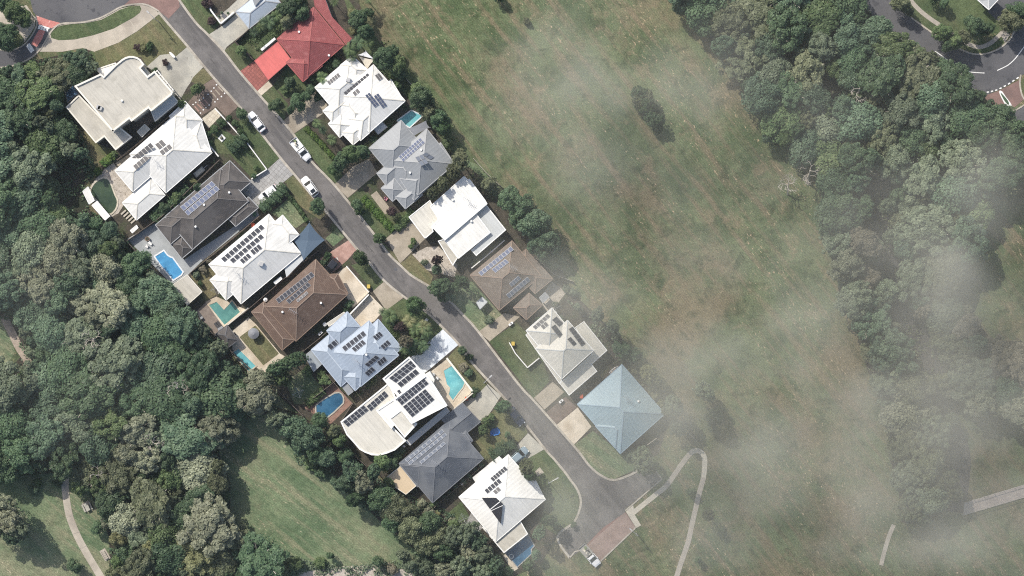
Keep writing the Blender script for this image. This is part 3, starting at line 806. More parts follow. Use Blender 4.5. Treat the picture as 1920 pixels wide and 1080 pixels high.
# ---------------------------------------------------------------- vehicles
def car(label, px, py, ahead, paint, style='sedan', group='parked vehicles', L=4.7, W=1.85, load=False, roof_glass=False, name='parked_car'):
    """ahead: traced point the nose looks towards"""
    a = P(ahead[0], ahead[1])-P(px, py); e = empty(name, P(px, py, 0)+Vector((0, 0, .06)), label, {'ute': 'pickup truck'}.get(style, 'car'), group, math.atan2(a.y, a.x))
    hw = W/2; hl = L/2
    def part(nm, mb, m, par=None, sm=False):
        o = mb.build(nm, m, None, sm); o.parent = par or e; return o
    # body shell: lofted sections from tail to nose  (x, half width, top z, shoulder z)
    if style == 'ute':
        sec = [(-hl, .90, .62, .50), (-hl+.1, .98, .70, .55), (-hl*.1, 1., .72, .60), (-.05, 1., .98, .82), (hl*.42, 1., .98, .84), (hl*.55, .97, .95, .80), (hl*.86, .88, .84, .70), (hl*.97, .72, .72, .58), (hl, .55, .62, .52)]
    else:
        sec = [(-hl, .62, .80, .58), (-hl+.12, .82, .94, .70), (-hl+.5, .95, 1.0, .82), (-hl*.3, 1., .98, .84), (hl*.25, 1., .97, .83), (hl*.5, .97, .94, .78), (hl*.82, .90, .82, .68), (hl*.96, .74, .70, .56), (hl, .52, .62, .5)]
    rings = []
    for x, w, zt, zs in sec:
        w *= hw; rings.append([(x, -w*.94, .28), (x, -w, .48), (x, -w, zs), (x, -w*.80, zt*.985), (x, 0, zt+.03), (x, w*.80, zt*.985), (x, w, zs), (x, w, .48), (x, w*.94, .28)])
    b = MB()
    for r, q in zip(rings, rings[1:]):
        for k in range(len(r)-1): b.poly([r[k], q[k], q[k+1], r[k+1]], None, 0, True)
        b.poly([r[-1], q[-1], q[0], r[0]])
    b.poly(rings[0]); b.poly(rings[-1][::-1]); part('body', b, paint)
    # greenhouse: base ring to roof ring
    if style == 'ute': x0, x1, t0, t1, zt = -.12, hl*.52, .12, hl*.22, 1.62
    elif style == 'suv': x0, x1, t0, t1, zt = -hl+.22, hl*.48, -hl+.55, hl*.16, 1.62
    else: x0, x1, t0, t1, zt = -hl+.45, hl*.46, -hl+1.05, hl*.12, 1.45
    zb = .97; wb = hw*.88; wt = hw*.74
    B = [(x0, -wb, zb), (x1, -wb, zb), (x1, wb, zb), (x0, wb, zb)]; Tt = [(t0, -wt, zt), (t1, -wt, zt), (t1, wt, zt), (t0, wt, zt)]
    lerp = lambda p, q, t: tuple(p[i]+(q[i]-p[i])*t for i in range(3))
    def pane(i, j, out):
        c = [B[i], B[j], Tt[j], Tt[i]]; g = MB(); m = [sum(v[k] for v in c)/4 for k in range(3)]
        g.poly([tuple(m[k]+(v[k]-m[k])*.90+out[k] for k in range(3)) for v in c]); return g
    cb = MB()
    for i in range(4):
        j = (i+1) % 4; cb.poly([B[i], B[j], Tt[j], Tt[i]])
    cr = [(x+(.06 if x < (t0+t1)/2 else -.06), y*.88, z+.05) for x, y, z in Tt]
    for i in range(4):
        j = (i+1) % 4; cb.poly([Tt[i], Tt[j], cr[j], cr[i]], None, 0, True)
    cb.poly(cr); part('roof', cb, paint)
    part('windscreen', pane(1, 2, (.012, 0, .012)), 'car_glass'); part('rear_window', pane(3, 0, (-.012, 0, .012)), 'car_glass')
    part('side_window', pane(0, 1, (0, -.012, .008)), 'car_glass'); part('side_window', pane(2, 3, (0, .012, .008)), 'car_glass')
    if roof_glass:
        g = MB(); g.poly([(t0+.15, -wt*.7, zt+.058), (t0+.95, -wt*.7, zt+.058), (t0+.95, wt*.7, zt+.058), (t0+.15, wt*.7, zt+.058)]); part('sunroof', g, 'car_glass')
    for sy in (-1, 1):
        for x in (-hl*.58, hl*.60):
            w = MB(); c = (x, sy*hw*.90, .33)
            w.tube([(x, sy*(hw-.24), .33), (x, sy*(hw-.005), .33)], [.33, .33], 14); wo = part('wheel', w, 'tyre_rubber')
            k = MB(); k.tube([(x, sy*(hw-.02), .33), (x, sy*(hw+.012), .33)], [.2, .19], 10); ro = part('rim', k, 'alloy', wo)
        k = MB(); k.bar((hl-.16, sy*hw*.50, .66), (hl-.10, sy*hw*.78, .68), .22, .12); part('headlight', k, 'head_lamp')
        k = MB(); k.bar((-hl+.05, sy*hw*.52, .74), (-hl+.07, sy*hw*.80, .74), .1, .14); part('tail_light', k, 'tail_lamp')
        k = MB(); k.bar((x1-.15, sy*wb, 1.0), (x1-.15, sy*(hw+.14), 1.02), .12, .14); part('wing_mirror', k, paint)
    if style == 'ute':
        t = MB(); y = hw*1.0
        t.prism([(-hl, -y), (-.2, -y), (-.2, y), (-hl, y)], .70, .78)
        for A_, B_ in (((-hl, -y), (-.2, -y)), ((-hl, y), (-.2, y)), ((-hl, -y), (-hl, y)), ((-.2, -y), (-.2, y))):
            t.bar((*A_, .93), (*B_, .935), .06, .34)
        to = part('tray', t, 'white_paint' if not load == 'grey' else 'tray_metal')
        if load:
            for k in range(7):
                g = MB(); r = random.Random(k*3+len(label)); x = r.uniform(-hl+.4, -.6); yy = r.uniform(-.5, .5)*hw; s = r.uniform(.15, .34)
                g.prism([(x-s, yy-s*.7), (x+s, yy-s*.5), (x+s*.8, yy+s*.7), (x-s*.7, yy+s*.6)], .79, .95+r.uniform(0, .3))
                part('load', g, ['load_green', 'tray_metal', 'beige_sail', 'dark_plastic'][k % 4], to)
    return e
def wheelie_bin(label, px, py, lid):
    e = empty('wheelie_bin', P(px, py), label, 'bin', 'wheelie bins'); c = P(px, py)
    b = MB()
    for z0, z1, s0, s1 in ((.06, .95, .24, .29),):
        lo = [(c.x+sx*s0, c.y+sy*s0*1.1, z0) for sx, sy in ((-1,-1),(1,-1),(1,1),(-1,1))]; hi = [(c.x+sx*s1, c.y+sy*s1*1.2, z1) for sx, sy in ((-1,-1),(1,-1),(1,1),(-1,1))]
        for i in range(4):
            j = (i+1) % 4; b.poly([lo[i], lo[j], hi[j], hi[i]])
        b.poly(lo[::-1]); b.poly(hi)
    b.build('body', 'green_plastic', e)
    l = MB(); l.prism([(c.x+sx*.33, c.y+sy*.39) for sx, sy in ((-1,-1),(1,-1),(1,1),(-1,1))], .955, 1.03); l.build('lid', lid, e)
    for s in (-1, 1):
        w = MB(); w.tube([(c.x+s*.22, c.y+.3, .1), (c.x+s*.30, c.y+.3, .1)], [.1, .1], 10); w.build('wheel', 'tyre_rubber', e)
    return e
def lamp(label, px, py, towards, h=6.0, name='street_lamp'):
    e = empty(name, P(px, py), label, 'street lamp', 'street lamps'); a = P(px, py); t = P(*towards)-a; t.normalize()
    m = MB(); m.tube([a, a+Vector((0, 0, h*.6)), a+Vector((0, 0, h))], [.10, .075, .06], 8); m.build('pole', 'steel_pole', e)
    k = MB(); k.tube([a+Vector((0, 0, h-.05)), a+t*.9+Vector((0, 0, h+.2)), a+t*1.7+Vector((0, 0, h+.22))], [.05, .045, .04], 6); k.build('arm', 'steel_pole', e)
    g = MB(); q = a+t*1.95; g.bar(a+t*1.65+Vector((0, 0, h+.22)), a+t*2.3+Vector((0, 0, h+.2)), .26, .13); g.build('lamp_head', 'grey_wall', e)
    return e
# ================================================================ THE SETTING
g = MB(); g.poly([(-1500, -1500, 0), (1500, -1500, 0), (1500, 1500, 0), (-1500, 1500, 0)])
tag(g.build('ground', 'field_grass'), 'wide mown grass field with dry patches between the houses and the eastern wood', 'ground', None, 'structure')
sheet('field', 'southern paddock of pale green grass with mower lines beside the wood', [(395,770),(520,735),(640,850),(760,950),(860,1000),(960,1090),(1400,3000),(-3000,3000),(-3000,880),(120,860),(300,800)], 'park_grass', 0, 'paddock')
# forest floors
WEST = [(-60,140),(90,108),(168,92),(182,128),(120,175),(125,205),(160,260),(182,320),(160,350),(168,395),(208,415),(240,452),(300,520),(355,578),(405,632),(450,690),(500,722),(520,745),(505,775),(450,790),(415,815),(410,850),(432,905),(432,960),(470,1010),(520,1040),(560,1090),(205,1090),(205,1010),(180,940),(125,885),(60,890),(-60,900),(-60,700),(20,690),(42,665),(20,600),(-60,590)]
sheet('forest_floor', 'dark leaf-littered soil under the western wood', WEST, 'forest_soil', 1, 'forest floor')
EAST = [(1245,-40),(1265,15),(1310,45),(1340,85),(1365,110),(1390,160),(1420,220),(1440,265),(1490,285),(1535,330),(1540,420),(1565,500),(1575,560),(1610,610),(1625,690),(1660,780),(1665,850),(1685,920),(1690,980),(1740,985),(1800,930),(1790,840),(1800,760),(1860,780),(1930,790),(1930,880),(1990,880),(1990,640),(1860,640),(1790,540),(1830,470),(1880,360),(1925,330),(1925,240),(1890,212),(1845,178),(1800,130),(1740,98),(1690,70),(1640,35),(1600,-40)]
sheet('forest_floor', 'dark creek-side soil under the eastern wood', EAST, 'forest_soil', 1, 'forest floor')
strip_sheet('creek_bed', 'purple-grey bare creek bed winding between the trees of the eastern wood', [(1635,200),(1650,330),(1650,420),(1670,500),(1685,570),(1720,620),(1750,680),(1760,760),(1800,850),(1790,960)], 38, 'creek_bed', 2, 'creek bed')
sheet('forest_floor', 'shaded soil under the trees along the back of the southern gardens', [(505,760),(560,775),(640,830),(700,890),(760,930),(850,960),(900,1010),(950,1060),(955,1100),(860,1090),(790,1040),(720,985),(660,925),(620,885),(580,860),(545,815)], 'forest_soil', 1, 'forest floor')
# house lots
sheet('soil', 'dark mulched garden soil of the western row of lots', [(120,175),(182,122),(300,28),(352,87),(447,197),(525,295),(614,400),(692,492),(760,557),(832,616),(885,685),(975,782),(1040,862),(1067,897),(1085,920),(1085,957),(1045,1007),(1012,1060),(965,1080),(920,1040),(800,945),(700,885),(640,825),(560,775),(500,722),(405,632),(355,578),(240,450),(165,360),(185,320),(160,260)], 'mulch', 2, 'garden soil')
sheet('soil', 'dark mulched garden soil of the eastern row of lots', [(330,-40),(390,65),(480,172),(582,300),(700,437),(805,537),(897,622),(1000,750),(1105,870),(1150,900),(1195,882),(1235,850),(1255,790),(1200,700),(1180,650),(1075,550),(1050,500),(935,350),(850,290),(770,165),(690,60),(660,-40)], 'mulch', 2, 'garden soil')
sheet('field', 'bare brown earth track at the foot of the western back fences', ribbon([(262,490),(300,530),(350,590),(400,650),(445,700)], 12)[0]+ribbon([(262,490),(300,530),(350,590),(400,650),(445,700)], 12)[1][::-1], 'brown_aggregate', 2, 'earth strip')

# roads
LEFT = [(297,22),(316,45),(352,87),(400,145),(447,197),(482,240),(525,295),(552,327),(585,367),(614,400),(647,440),(667,464),(692,492),(719,525),(757,556),(797,583),(832,616),(860,645),(885,680),(940,740),(975,782),(1022,842),(1040,862),(1062,889),(1069,899),(1082,917),(1089,938),(1086,958),(1075,980),(1045,1007)]
RIGHT = [(332,-6),(365,40),(390,65),(420,97),(447,132),(481,172),(549,250),(582,300),(627,347),(700,437),(727,474),(750,497),(772,517),(805,537),(840,562),(868,590),(897,622),(972,720),(1000,750),(1040,795),(1075,835),(1090,853),(1105,873),(1125,890),(1150,900),(1180,891),(1197,881)]
ROADW = LEFT+[(1069,1045),(1092,1030),(1125,1040),(1170,980),(1172,955),(1241,897),(1218,864)]+RIGHT[::-1]
sheet('road', 'grey asphalt street running diagonally between the two rows of houses to its turning head', ROADW, 'asphalt', 3)
sheet('road', 'broad dark grey asphalt cul-de-sac sweeping round beside the grass verge', [(50,-40),(57,0),(62,22),(68,29),(82,37),(113,44),(140,43),(160,41),(187,33),(205,25),(230,12),(250,-6),(262,-40)], 'dark_asphalt', 3)
sheet('road', 'narrow asphalt lane past the red speed cushion', [(66,26),(112,44),(97,56),(83,79),(73,93),(56,108),(26,122),(-20,130),(-40,130),(-40,88),(0,92),(17,95),(39,88),(49,80),(62,62),(69,45)], 'dark_asphalt', 4)
sheet('road', 'band of red-brown pavers across the mouth of the street', [(236,-40),(250,-6),(230,12),(260,7.5),(277,9),(297,20),(316,35),(337,13),(330,-40)], 'red_brown_pavers', 4)
sheet('road_marking', 'red coated tapering apron at the lane mouth', [(68,29),(90,37),(113,43),(104,49),(97,53),(73,47)], 'red_coat', 6)
sheet('road_marking', 'red coated speed cushion strip along the narrow lane', [(73,56),(85,57),(79,73),(69,88),(58,83),(65,69)], 'red_coat', 6)
def teeth(label, a, b, side, n):
    k = MB(); z = level(7)
    A, B_ = P2(a, z), P2(b, z); d = (B_-A); s = P2((a[0]+side[0], a[1]+side[1]), z)-A
    w = d.normalized()*.22; sn = s.normalized()*.22
    k.poly([A-sn*.5, B_-sn*.5, B_+sn*.5, A+sn*.5])
    for i in range(n):
        c = A+d*((i+.3)/n)+sn*.5; k.poly([c-w, c+w, c+w+s, c-w+s])
    o = k.build('road_marking', 'white_line')
    for pl in o.data.polygons:
        if pl.normal.z < 0: pl.flip()
    tag(o, label, 'road marking', None, 'structure')
teeth('white toothed line at the upper end of the red speed cushion', (73.5,47), (93,53), (-2.2,6), 4)
teeth('white toothed line at the lower end of the red speed cushion', (49.5,86), (59,99.5), (5.5,-4), 4)
sheet('road', 'red-brown paved parking bay at the turning head', [(1173,960),(1192,989),(1122,1055),(1097,1024),(1130,990)], 'red_brown_pavers', 4, 'parking bay')
sheet('parking_bay', 'red paved part of the parking bay beside the white ute', [(1171,961),(1192,989),(1122,1055),(1099,1025)], 'bay_pavers', 5)
# north-east bend
NEB = [(1708,33),(1753,65),(1785,86),(1801,93),(1824,101),(1847,101),(1870,93),(1885,82),(1896,70),(1905,50)]
sheet('road', 'grey asphalt bend road leading to the roundabout in the north-east corner', [(1590,-40),(1622,15),(1650,48),(1700,82),(1760,125),(1810,160),(1845,180),(1869,170),(1893,158),(1911,143),(1990,110),(1990,20),(1915,30)]+NEB[::-1]+[(1668,-2),(1640,-40)], 'dark_asphalt', 3)
sheet('road', 'short asphalt stub road south of the roundabout splitter island', [(1866,206),(1891,212),(1914,199),(1990,185),(1990,330),(1925,300),(1895,250)], 'dark_asphalt', 3)
sheet('road', 'red-brown paved apron round the splitter island', [(1843,180),(1868,172),(1893,160),(1911,150),(1912,166),(1920,186),(1891,211),(1866,203)], 'red_brown_pavers', 4)
for i, (a, b) in enumerate((((1843,174),(1847,173.6)),((1850,173),(1854,172.4)),((1858,171.5),(1862,170.7)),((1866,169.6),(1870,168.4)),((1874,166.4),(1878,164.6)),((1882,162.4),(1886,160.4)),((1890,158),(1894,155.6)),((1898,152.8),(1902,150.2)),((1906,147.6),(1910,145)))):
    o = sheet('road_marking', 'short white dash of the broken give-way line at the roundabout', ribbon([a, b], 2.4)[0]+ribbon([a, b], 2.4)[1][::-1], 'white_line', 6); o['group'] = 'give-way line dashes'
strip_sheet('road_marking', 'white edge line along the tree side of the bend road, upper piece', [(1753,96),(1765,104),(1780,115)], 1.6, 'white_line', 6)
strip_sheet('road_marking', 'white edge line along the tree side of the bend road, lower piece', [(1807,131),(1820,135),(1846,137)], 1.6, 'white_line', 6)
strip_sheet('road_marking', 'curved white centre line of the bend road', [(1870,132),(1890,122),(1905,108),(1922,85)], 1.6, 'white_line', 6)
kerb('concrete kerb of the bend road round the north-east verge', NEB, 3)
kerb('concrete kerb edging the splitter apron by the roundabout', [(1914,140),(1912,156),(1916,178),(1925,192)], 3)
kerb('concrete kerb of the splitter apron on its south side', [(1866,203),(1891,212),(1925,194)], 2.6)
e = empty('traffic_island', P(1887,183), 'narrow white-kerbed planted splitter island on the red apron', 'traffic island')
b = MB(); b.prism([P2(p) for p in smooth([(1873,172),(1878,171),(1886,182),(1896,196),(1893,200),(1886,198),(1878,185)], 4, True)], 0.02, .20); b.build('kerb', 'white_line', e)
b = MB(); b.prism([P2(p) for p in smooth([(1876,174),(1883,181),(1890,190),(1891,196),(1885,192),(1879,182)], 4, True)], 0.1, .24); b.build('planting', LEAF['dark'], e)
sheet('lawn', 'round grassed middle of the roundabout', smooth([(1913,160),(1922,145),(1950,140),(1970,160),(1950,182),(1922,178)], 4, True), 'lawn_grass', 5)
sheet('lawn', 'green front lawn at the north-east corner', [(1690,-20),(1720,20),(1760,50),(1790,62),(1830,70),(1872,60),(1895,40),(1900,-20)], 'lawn_grass', 2)
sheet('lawn', 'curved grass verge strip along the bend road', [(1668,-10),(1712,32),(1754,63),(1786,84),(1803,91),(1826,99),(1846,99),(1868,91),(1882,80),(1886,70),(1872,78),(1850,86),(1824,86),(1790,66),(1740,30),(1708,-10)], 'lawn_grass', 3)
strip_sheet('footpath', 'concrete footpath down the north-east verge', [(1702,-6),(1720,15),(1740,32),(1766,50),(1800,74),(1832,88),(1855,82),(1872,68),(1882,58)], 8, 'old_path_concrete', 4)
sheet('footpath', 'concrete kerb ramp where the north-east footpath meets the road', [(1876,64),(1884,56),(1894,66),(1884,80)], 'old_path_concrete', 5)
sheet('driveway', 'dark asphalt yard beside the pale corner roof', [(1852,22),(1875,-10),(1930,-10),(1930,30),(1890,52),(1872,40)], 'dark_asphalt', 4)

# kerbs of the main street and turning head
kerb('long pale concrete kerb on the western side of the diagonal street', LEFT+[(1068,1046)], 4.2)
kerb('long pale concrete kerb on the eastern side of the diagonal street', RIGHT, 4.2)
kerb('straight kerb on the north-east arm of the turning head', [(1218,868),(1241,898),(1173,957)], 2.6, n=1)
kerb('kerb round the end of the red parking bay', [(1193,988),(1160,1020),(1122,1056)], 2.6, n=1)
kerb('kerb at the foot of the turning head beside the white ute', [(1068,1046),(1078,1034),(1093,1031)], 2.6, n=1)
kerb('kerb curving round the big grass verge at the cul-de-sac', [(-20,129),(26,123),(57,109),(74,94),(85,78),(97,58),(113,45),(140,43),(160,41),(187,34),(205,25),(230,12),(260,7.5),(278,10),(298,21)], 3.0)
kerb('kerb of the traffic garden on the west side of the lane', [(58,27),(67,35),(69,47),(62,63),(50,79),(39,88),(17,95),(-10,91)], 2.6)
# verge, footpath
ISL = [(96,71),(95,63),(101,55),(113,48),(135,45),(160,43.5),(190,37),(206,28.5),(225,18),(245,12),(262,10.5),(265,17),(262,24),(250,33),(212,54),(175,66),(140,74),(110,75.5)]
sheet('footpath', 'curved sandy concrete footpath sweeping round the grass verge', [(74,97),(117,97),(155,90),(177,97),(222,80),(258,58),(299,26),(289,16),(275,10),(262,9),(225,16),(190,35),(160,42),(135,44),(113,47),(99,57),(88,76),(80,88)], 'path_concrete', 3)
sheet('lawn', 'lens-shaped dark green grass verge inside the curving footpath', ISL, 'lawn_grass', 4)
for i, (a, b) in enumerate((((160,73),(160,90)),((182,66),(190,90)),((208,56),(220,80)),((243,38),(257,57)))):
    sheet('footpath', ['first', 'second', 'third', 'fourth'][i]+' pale joint across the curved sandy footpath, counted from the lane', ribbon([a, b], .9)[0]+ribbon([a, b], .9)[1][::-1], 'new_path_concrete', 5, 'path joint')
sheet('footpath', 'sandy pavement under the two trees on the traffic garden', [(-20,10),(50,10),(66,34),(66,48),(58,62),(46,79),(30,78),(-20,40)], 'path_concrete', 3)
sheet('garden_bed', 'grassy bed around the lower of the two lane-side trees', smooth([(-20,45),(28,58),(44,72),(40,84),(18,93),(-20,90)], 4, True), 'lawn_grass', 4)
# lawns of the lots
LAWNS = [
 ('lawn', 'dry front lawn of the flat-roofed cream mansion below the footpath', [(177,96),(222,81),(258,59),(299,28),(350,88),(327,108),(319,101),(300,103),(275,125),(265,107),(240,106),(182,129)], 'dry_lawn_grass'),
 ('lawn', 'small triangular dry lawn between two driveways near the stepping slabs', [(357,152),(367,135),(382,128),(399,146),(377,162)], 'dry_lawn_grass'),
 ('lawn', 'green verge at the top of the street by the white garden wall', [(345,-10),(378,-10),(397,22),(413,45),(395,64),(388,62),(362,32)], 'lawn_grass'),
 ('lawn', 'green verge between the pale and the red driveways', [(420,95),(440,80),(474,115),(451,133)], 'lawn_grass'),
 ('lawn', 'enclosed green garden beside the red house', [(447,80),(470,55),(520,30),(535,50),(521,73),(515,80),(480,114)], 'lawn_grass'),
 ('lawn', 'shaded garden lawn under the red house eaves', [(512,160),(540,120),(568,153),(590,165),(560,178),(535,185)], 'lawn_grass'),
 ('lawn', 'street verge between red driveway and brown driveway', [(488,181),(512,161),(540,195),(532,228)], 'lawn_grass'),
 ('lawn', 'long green verge beside the white ute', [(550,253),(572,237),(640,322),(652,345),(640,352),(615,332)], 'lawn_grass'),
 ('lawn', 'green verge below the grey house', [(652,372),(678,352),(742,432),(722,447),(705,438)], 'lawn_grass'),
 ('lawn', 'bright green planting strip in the grey house garden', [(678,366),(690,360),(720,398),(745,400),(778,392),(776,402),(745,432)], 'lawn_grass'),
 ('garden_bed', 'pinkish bare soil bed in the grey house garden', [(695,366),(706,358),(735,395),(722,402)], 'beige_aggregate'),
 ('lawn', 'dry verge corner by the pale gravel garden', [(752,495),(771,476),(812,518),(806,537)], 'dry_lawn_grass'),
 ('lawn', 'misty green lawn in front of the grey-brown house', [(842,560),(855,530),(885,528),(940,590),(942,606),(899,622),(868,590)], 'park_grass'),
 ('lawn', 'large green corner lawn in front of the pale two-storey house', [(917,640),(968,605),(985,622),(1012,655),(1030,715),(1001,748)], 'lawn_grass'),
 ('lawn', 'lawn at the foot of the sky-blue house curving round the turning head', [(1075,835),(1112,808),(1155,842),(1180,862),(1193,880),(1150,899),(1125,889),(1105,872)], 'park_grass'),
 ('lawn', 'front garden lawn with clipped balls beside the white house', [(388,262),(415,240),(452,264),(434,290),(407,287)], 'lawn_grass'),
 ('lawn', 'dark green verge beside the first white car', [(440,230),(465,220),(482,241),(524,296),(502,316),(466,268)], 'lawn_grass'),
 ('lawn', 'half shaded walled lawn beside the grey paver driveway', [(432,291),(463,269),(500,318),(472,334)], 'lawn_grass'),
 ('lawn', 'dry verge beside the white car with the sunroof', [(534,340),(551,328),(585,369),(612,401),(600,412),(560,385)], 'dry_lawn_grass'),
 ('lawn', 'small hedged front lawn beside the blue shade sail', [(508,400),(541,372),(572,415),(555,428)], 'park_grass'),
 ('lawn', 'square bright lawn between concrete and pink driveways', [(610,447),(632,428),(646,445),(625,462)], 'park_grass'),
 ('lawn', 'green verge between the pink and the plain driveways', [(658,497),(687,490),(719,528),(700,545)], 'lawn_grass'),
 ('lawn', 'front lawn under the palms by the white painted driveway', [(718,582),(757,560),(797,586),(831,617),(820,638),(790,662),(760,668),(715,610)], 'lawn_grass'),
 ('lawn', 'brown-green verge outside the street-side pool wall', [(840,670),(860,648),(884,684),(916,722),(898,737),(888,735)], 'dry_lawn_grass'),
 ('lawn', 'green front lawn with the blue tarp', [(915,780),(938,756),(977,787),(990,812),(970,830),(910,862),(887,832)], 'dry_lawn_grass'),
 ('lawn', 'dark shaded lawn between the southern white house and the turning head', [(980,862),(1022,843),(1060,890),(1084,922),(1085,957),(1072,982),(1045,1004),(1015,985),(1022,937),(987,892)], 'lawn_grass'),
 ('lawn', 'narrow back lawn with shrubs behind the white hip-roofed house', [(358,518),(392,498),(405,512),(396,527),(406,552),(386,565)], 'dry_lawn_grass'),
 ('lawn', 'square back lawn with the round daybed', [(449,632),(479,610),(523,663),(494,685)], 'dry_lawn_grass'),
 ('lawn', 'back lawn between hedges beside the deep blue pool', [(535,715),(572,690),(607,730),(572,758),(552,758)], 'park_grass'),
 ('lawn', 'narrow striped side lawn behind the southern white house', [(842,960),(865,941),(881,970),(865,982)], 'lawn_grass'),
 ('lawn', 'olive brown back lawn of the flat-roofed cream mansion', [(145,238),(160,240),(180,268),(222,286),(196,310),(170,318)], 'dry_lawn_grass'),
 ('lawn', 'rough grass behind the fences of the eastern row', [(850,290),(900,310),(945,360),(1000,440),(1050,500),(1035,510),(940,372),(900,330)], 'park_grass'),
 ('lawn', 'rough grassy back strip behind the red and park-side white houses', [(640,-20),(690,50),(760,145),(845,238),(852,292),(775,195),(705,125),(668,75)], 'lawn_grass'),
]
for nm, lb, pts, m in LAWNS: sheet(nm, lb, pts, m, 5 if 'daybed' in lb or 'bare soil' in lb else 3, nm.replace('_', ' '))
PAVE = [
 ('driveway', 'pale stained concrete forecourt of the cream mansion', [(351,88),(382,125),(362,145),(357,155),(350,165),(338,187),(327,174),(290,134),(275,125),(300,103),(320,101),(327,108)], 'drive_concrete'),
 ('driveway', 'dark brown aggregate driveway with stepping slabs', [(378,161),(400,147),(447,199),(425,220),(405,200),(378,217),(352,193)], 'brown_aggregate'),
 ('terrace', 'small cream paved terrace beside the clipped balls', [(379,222),(404,202),(416,215),(391,241)], 'cream_pavers'),
 ('driveway', 'grey square-paver driveway with post shadows', [(468,338),(500,319),(524,297),(551,326),(530,343),(492,372),(484,388),(450,356)], 'grey_pavers'),
 ('terrace', 'large pale grey terrace wrapping the dark tiled house', [(238,448),(292,418),(330,462),(345,487),(440,424),(482,392),(486,404),(376,492),(354,514),(322,533)], 'grey_terrace'),
 ('driveway', 'pale concrete driveway beside the white garden wall', [(391,65),(422,45),(443,25),(468,54),(425,88),(420,97)], 'drive_concrete'),
 ('terrace', 'cream terrace with pot plants behind the white wall', [(405,34),(430,14),(453,-8),(475,-8),(440,24),(415,45)], 'drive_concrete'),
 ('driveway', 'red grid-paved driveway before the coral carport', [(449,134),(476,115),(503,151),(481,172)], 'red_pavers'),
 ('footpath', 'narrow cream path beside the red driveway', [(481,172),(503,152),(511,161),(488,181)], 'cream_concrete'),
 ('driveway', 'brown-grey aggregate driveway of the white house by the park', [(530,228),(590,172),(614,197),(604,214),(549,252)], 'beige_aggregate'),
 ('driveway', 'tree-shaded driveway of the grey house', [(627,346),(662,312),(692,298),(708,324),(652,371)], 'beige_aggregate'),
 ('driveway', 'wide beige driveway of the skillion-roofed house', [(724,447),(767,411),(798,447),(750,494)], 'beige_aggregate'),
 ('garden_bed', 'pale gravel garden with rocks and a small purple tree', [(773,477),(800,463),(822,462),(858,497),(852,520),(800,506)], 'pale_gravel'),
 ('driveway', 'misty beige brick driveway of the grey-brown house', [(897,622),(945,587),(975,594),(918,640)], 'beige_aggregate'),
 ('driveway', 'textured beige driveway of the pale two-storey house', [(1001,746),(1036,716),(1058,735),(1021,768)], 'beige_aggregate'),
 ('driveway', 'clean pale driveway of the sky-blue house', [(1042,798),(1083,764),(1109,800),(1075,835)], 'cream_concrete'),
 ('driveway', 'concrete driveway crossed by a lamp shadow beside the slate house', [(868,755),(900,735),(914,720),(940,742),(915,780),(900,792)], 'drive_concrete'),
 ('driveway', 'concrete driveway with the silver-blue car', [(955,852),(990,812),(1021,842),(986,862),(966,870)], 'drive_concrete'),
 ('driveway', 'pink brick driveway with a white diamond and the black car', [(600,485),(654,450),(671,465),(651,488),(625,511),(608,497)], 'pink_pavers'),
 ('driveway', 'stained cream concrete forecourt beside the brown tiled house', [(628,514),(651,499),(693,547),(661,578)], 'cream_concrete'),
 ('driveway', 'plain driveway with a ring mark beside the street', [(699,546),(719,529),(758,557),(724,582)], 'beige_aggregate'),
 ('driveway', 'cream concrete drive in front of the blue-grey house', [(652,590),(695,553),(721,580),(702,602),(676,614)], 'cream_concrete'),
 ('driveway', 'white painted driveway with tree shadow beside the stepped white house', [(768,672),(832,616),(860,646),(806,692),(795,700)], 'white_painted_concrete'),
 ('terrace', 'cream deck around the turquoise street-side pool', [(806,698),(838,673),(886,734),(848,768),(838,760),(812,722)], 'cream_concrete'),
 ('terrace', 'cream terrace round the narrow turquoise pool and daybed lawn', [(433,622),(466,595),(480,608),(525,663),(534,668),(500,702),(482,690),(436,655)], 'cream_concrete'),
 ('terrace', 'pale paving round the green kidney pool', [(196,317),(213,305),(248,362),(236,378),(222,400),(207,408),(165,362),(172,345)], 'pale_gravel'),
 ('footpath', 'beige paved side strip above the white house', [(216,306),(259,277),(262,282),(222,312)], 'beige_aggregate'),
 ('terrace', 'timber deck with sun loungers beside the teal pool', [(366,585),(386,567),(421,610),(405,628)], 'timber_deck'),
 ('terrace', 'cream pool surround of the L-shaped teal pool', [(385,566),(406,556),(460,580),(422,617)], 'cream_concrete'),
 ('terrace', 'brown deck around the deep blue pool', [(600,692),(612,702),(662,755),(620,795),(570,765),(590,752),(612,735)], 'brown_deck'),
 ('footpath', 'grey paved side path beside the southern white house', [(872,985),(885,958),(905,990),(896,998)], 'grey_pavers'),
 ('terrace', 'pale deck edge of the navy pool', [(943,1042),(962,1072),(972,1066),(952,1036)], 'cream_concrete'),
 ('terrace', 'paved courtyard of the cream mansion in shade', [(245,232),(278,204),(290,226),(262,250)], 'brown_aggregate'),
 ('terrace', 'shaded brown side yard behind the grey-brown house', [(1010,560),(1035,528),(1062,548),(1030,590)], 'pale_gravel'),
 ('garden_bed', 'bare brown soil bed beside the clean pale driveway', [(1024,773),(1060,744),(1082,764),(1042,797)], 'brown_aggregate'),
 ('footpath', 'worn sandy patch between pathway and shaded corner lawn', [(1003,884),(1012,876),(1020,886),(1008,893)], 'path_concrete'),
]
for nm, lb, pts, m in PAVE: sheet(nm, lb, pts, m, 4, nm.replace('_', ' '))
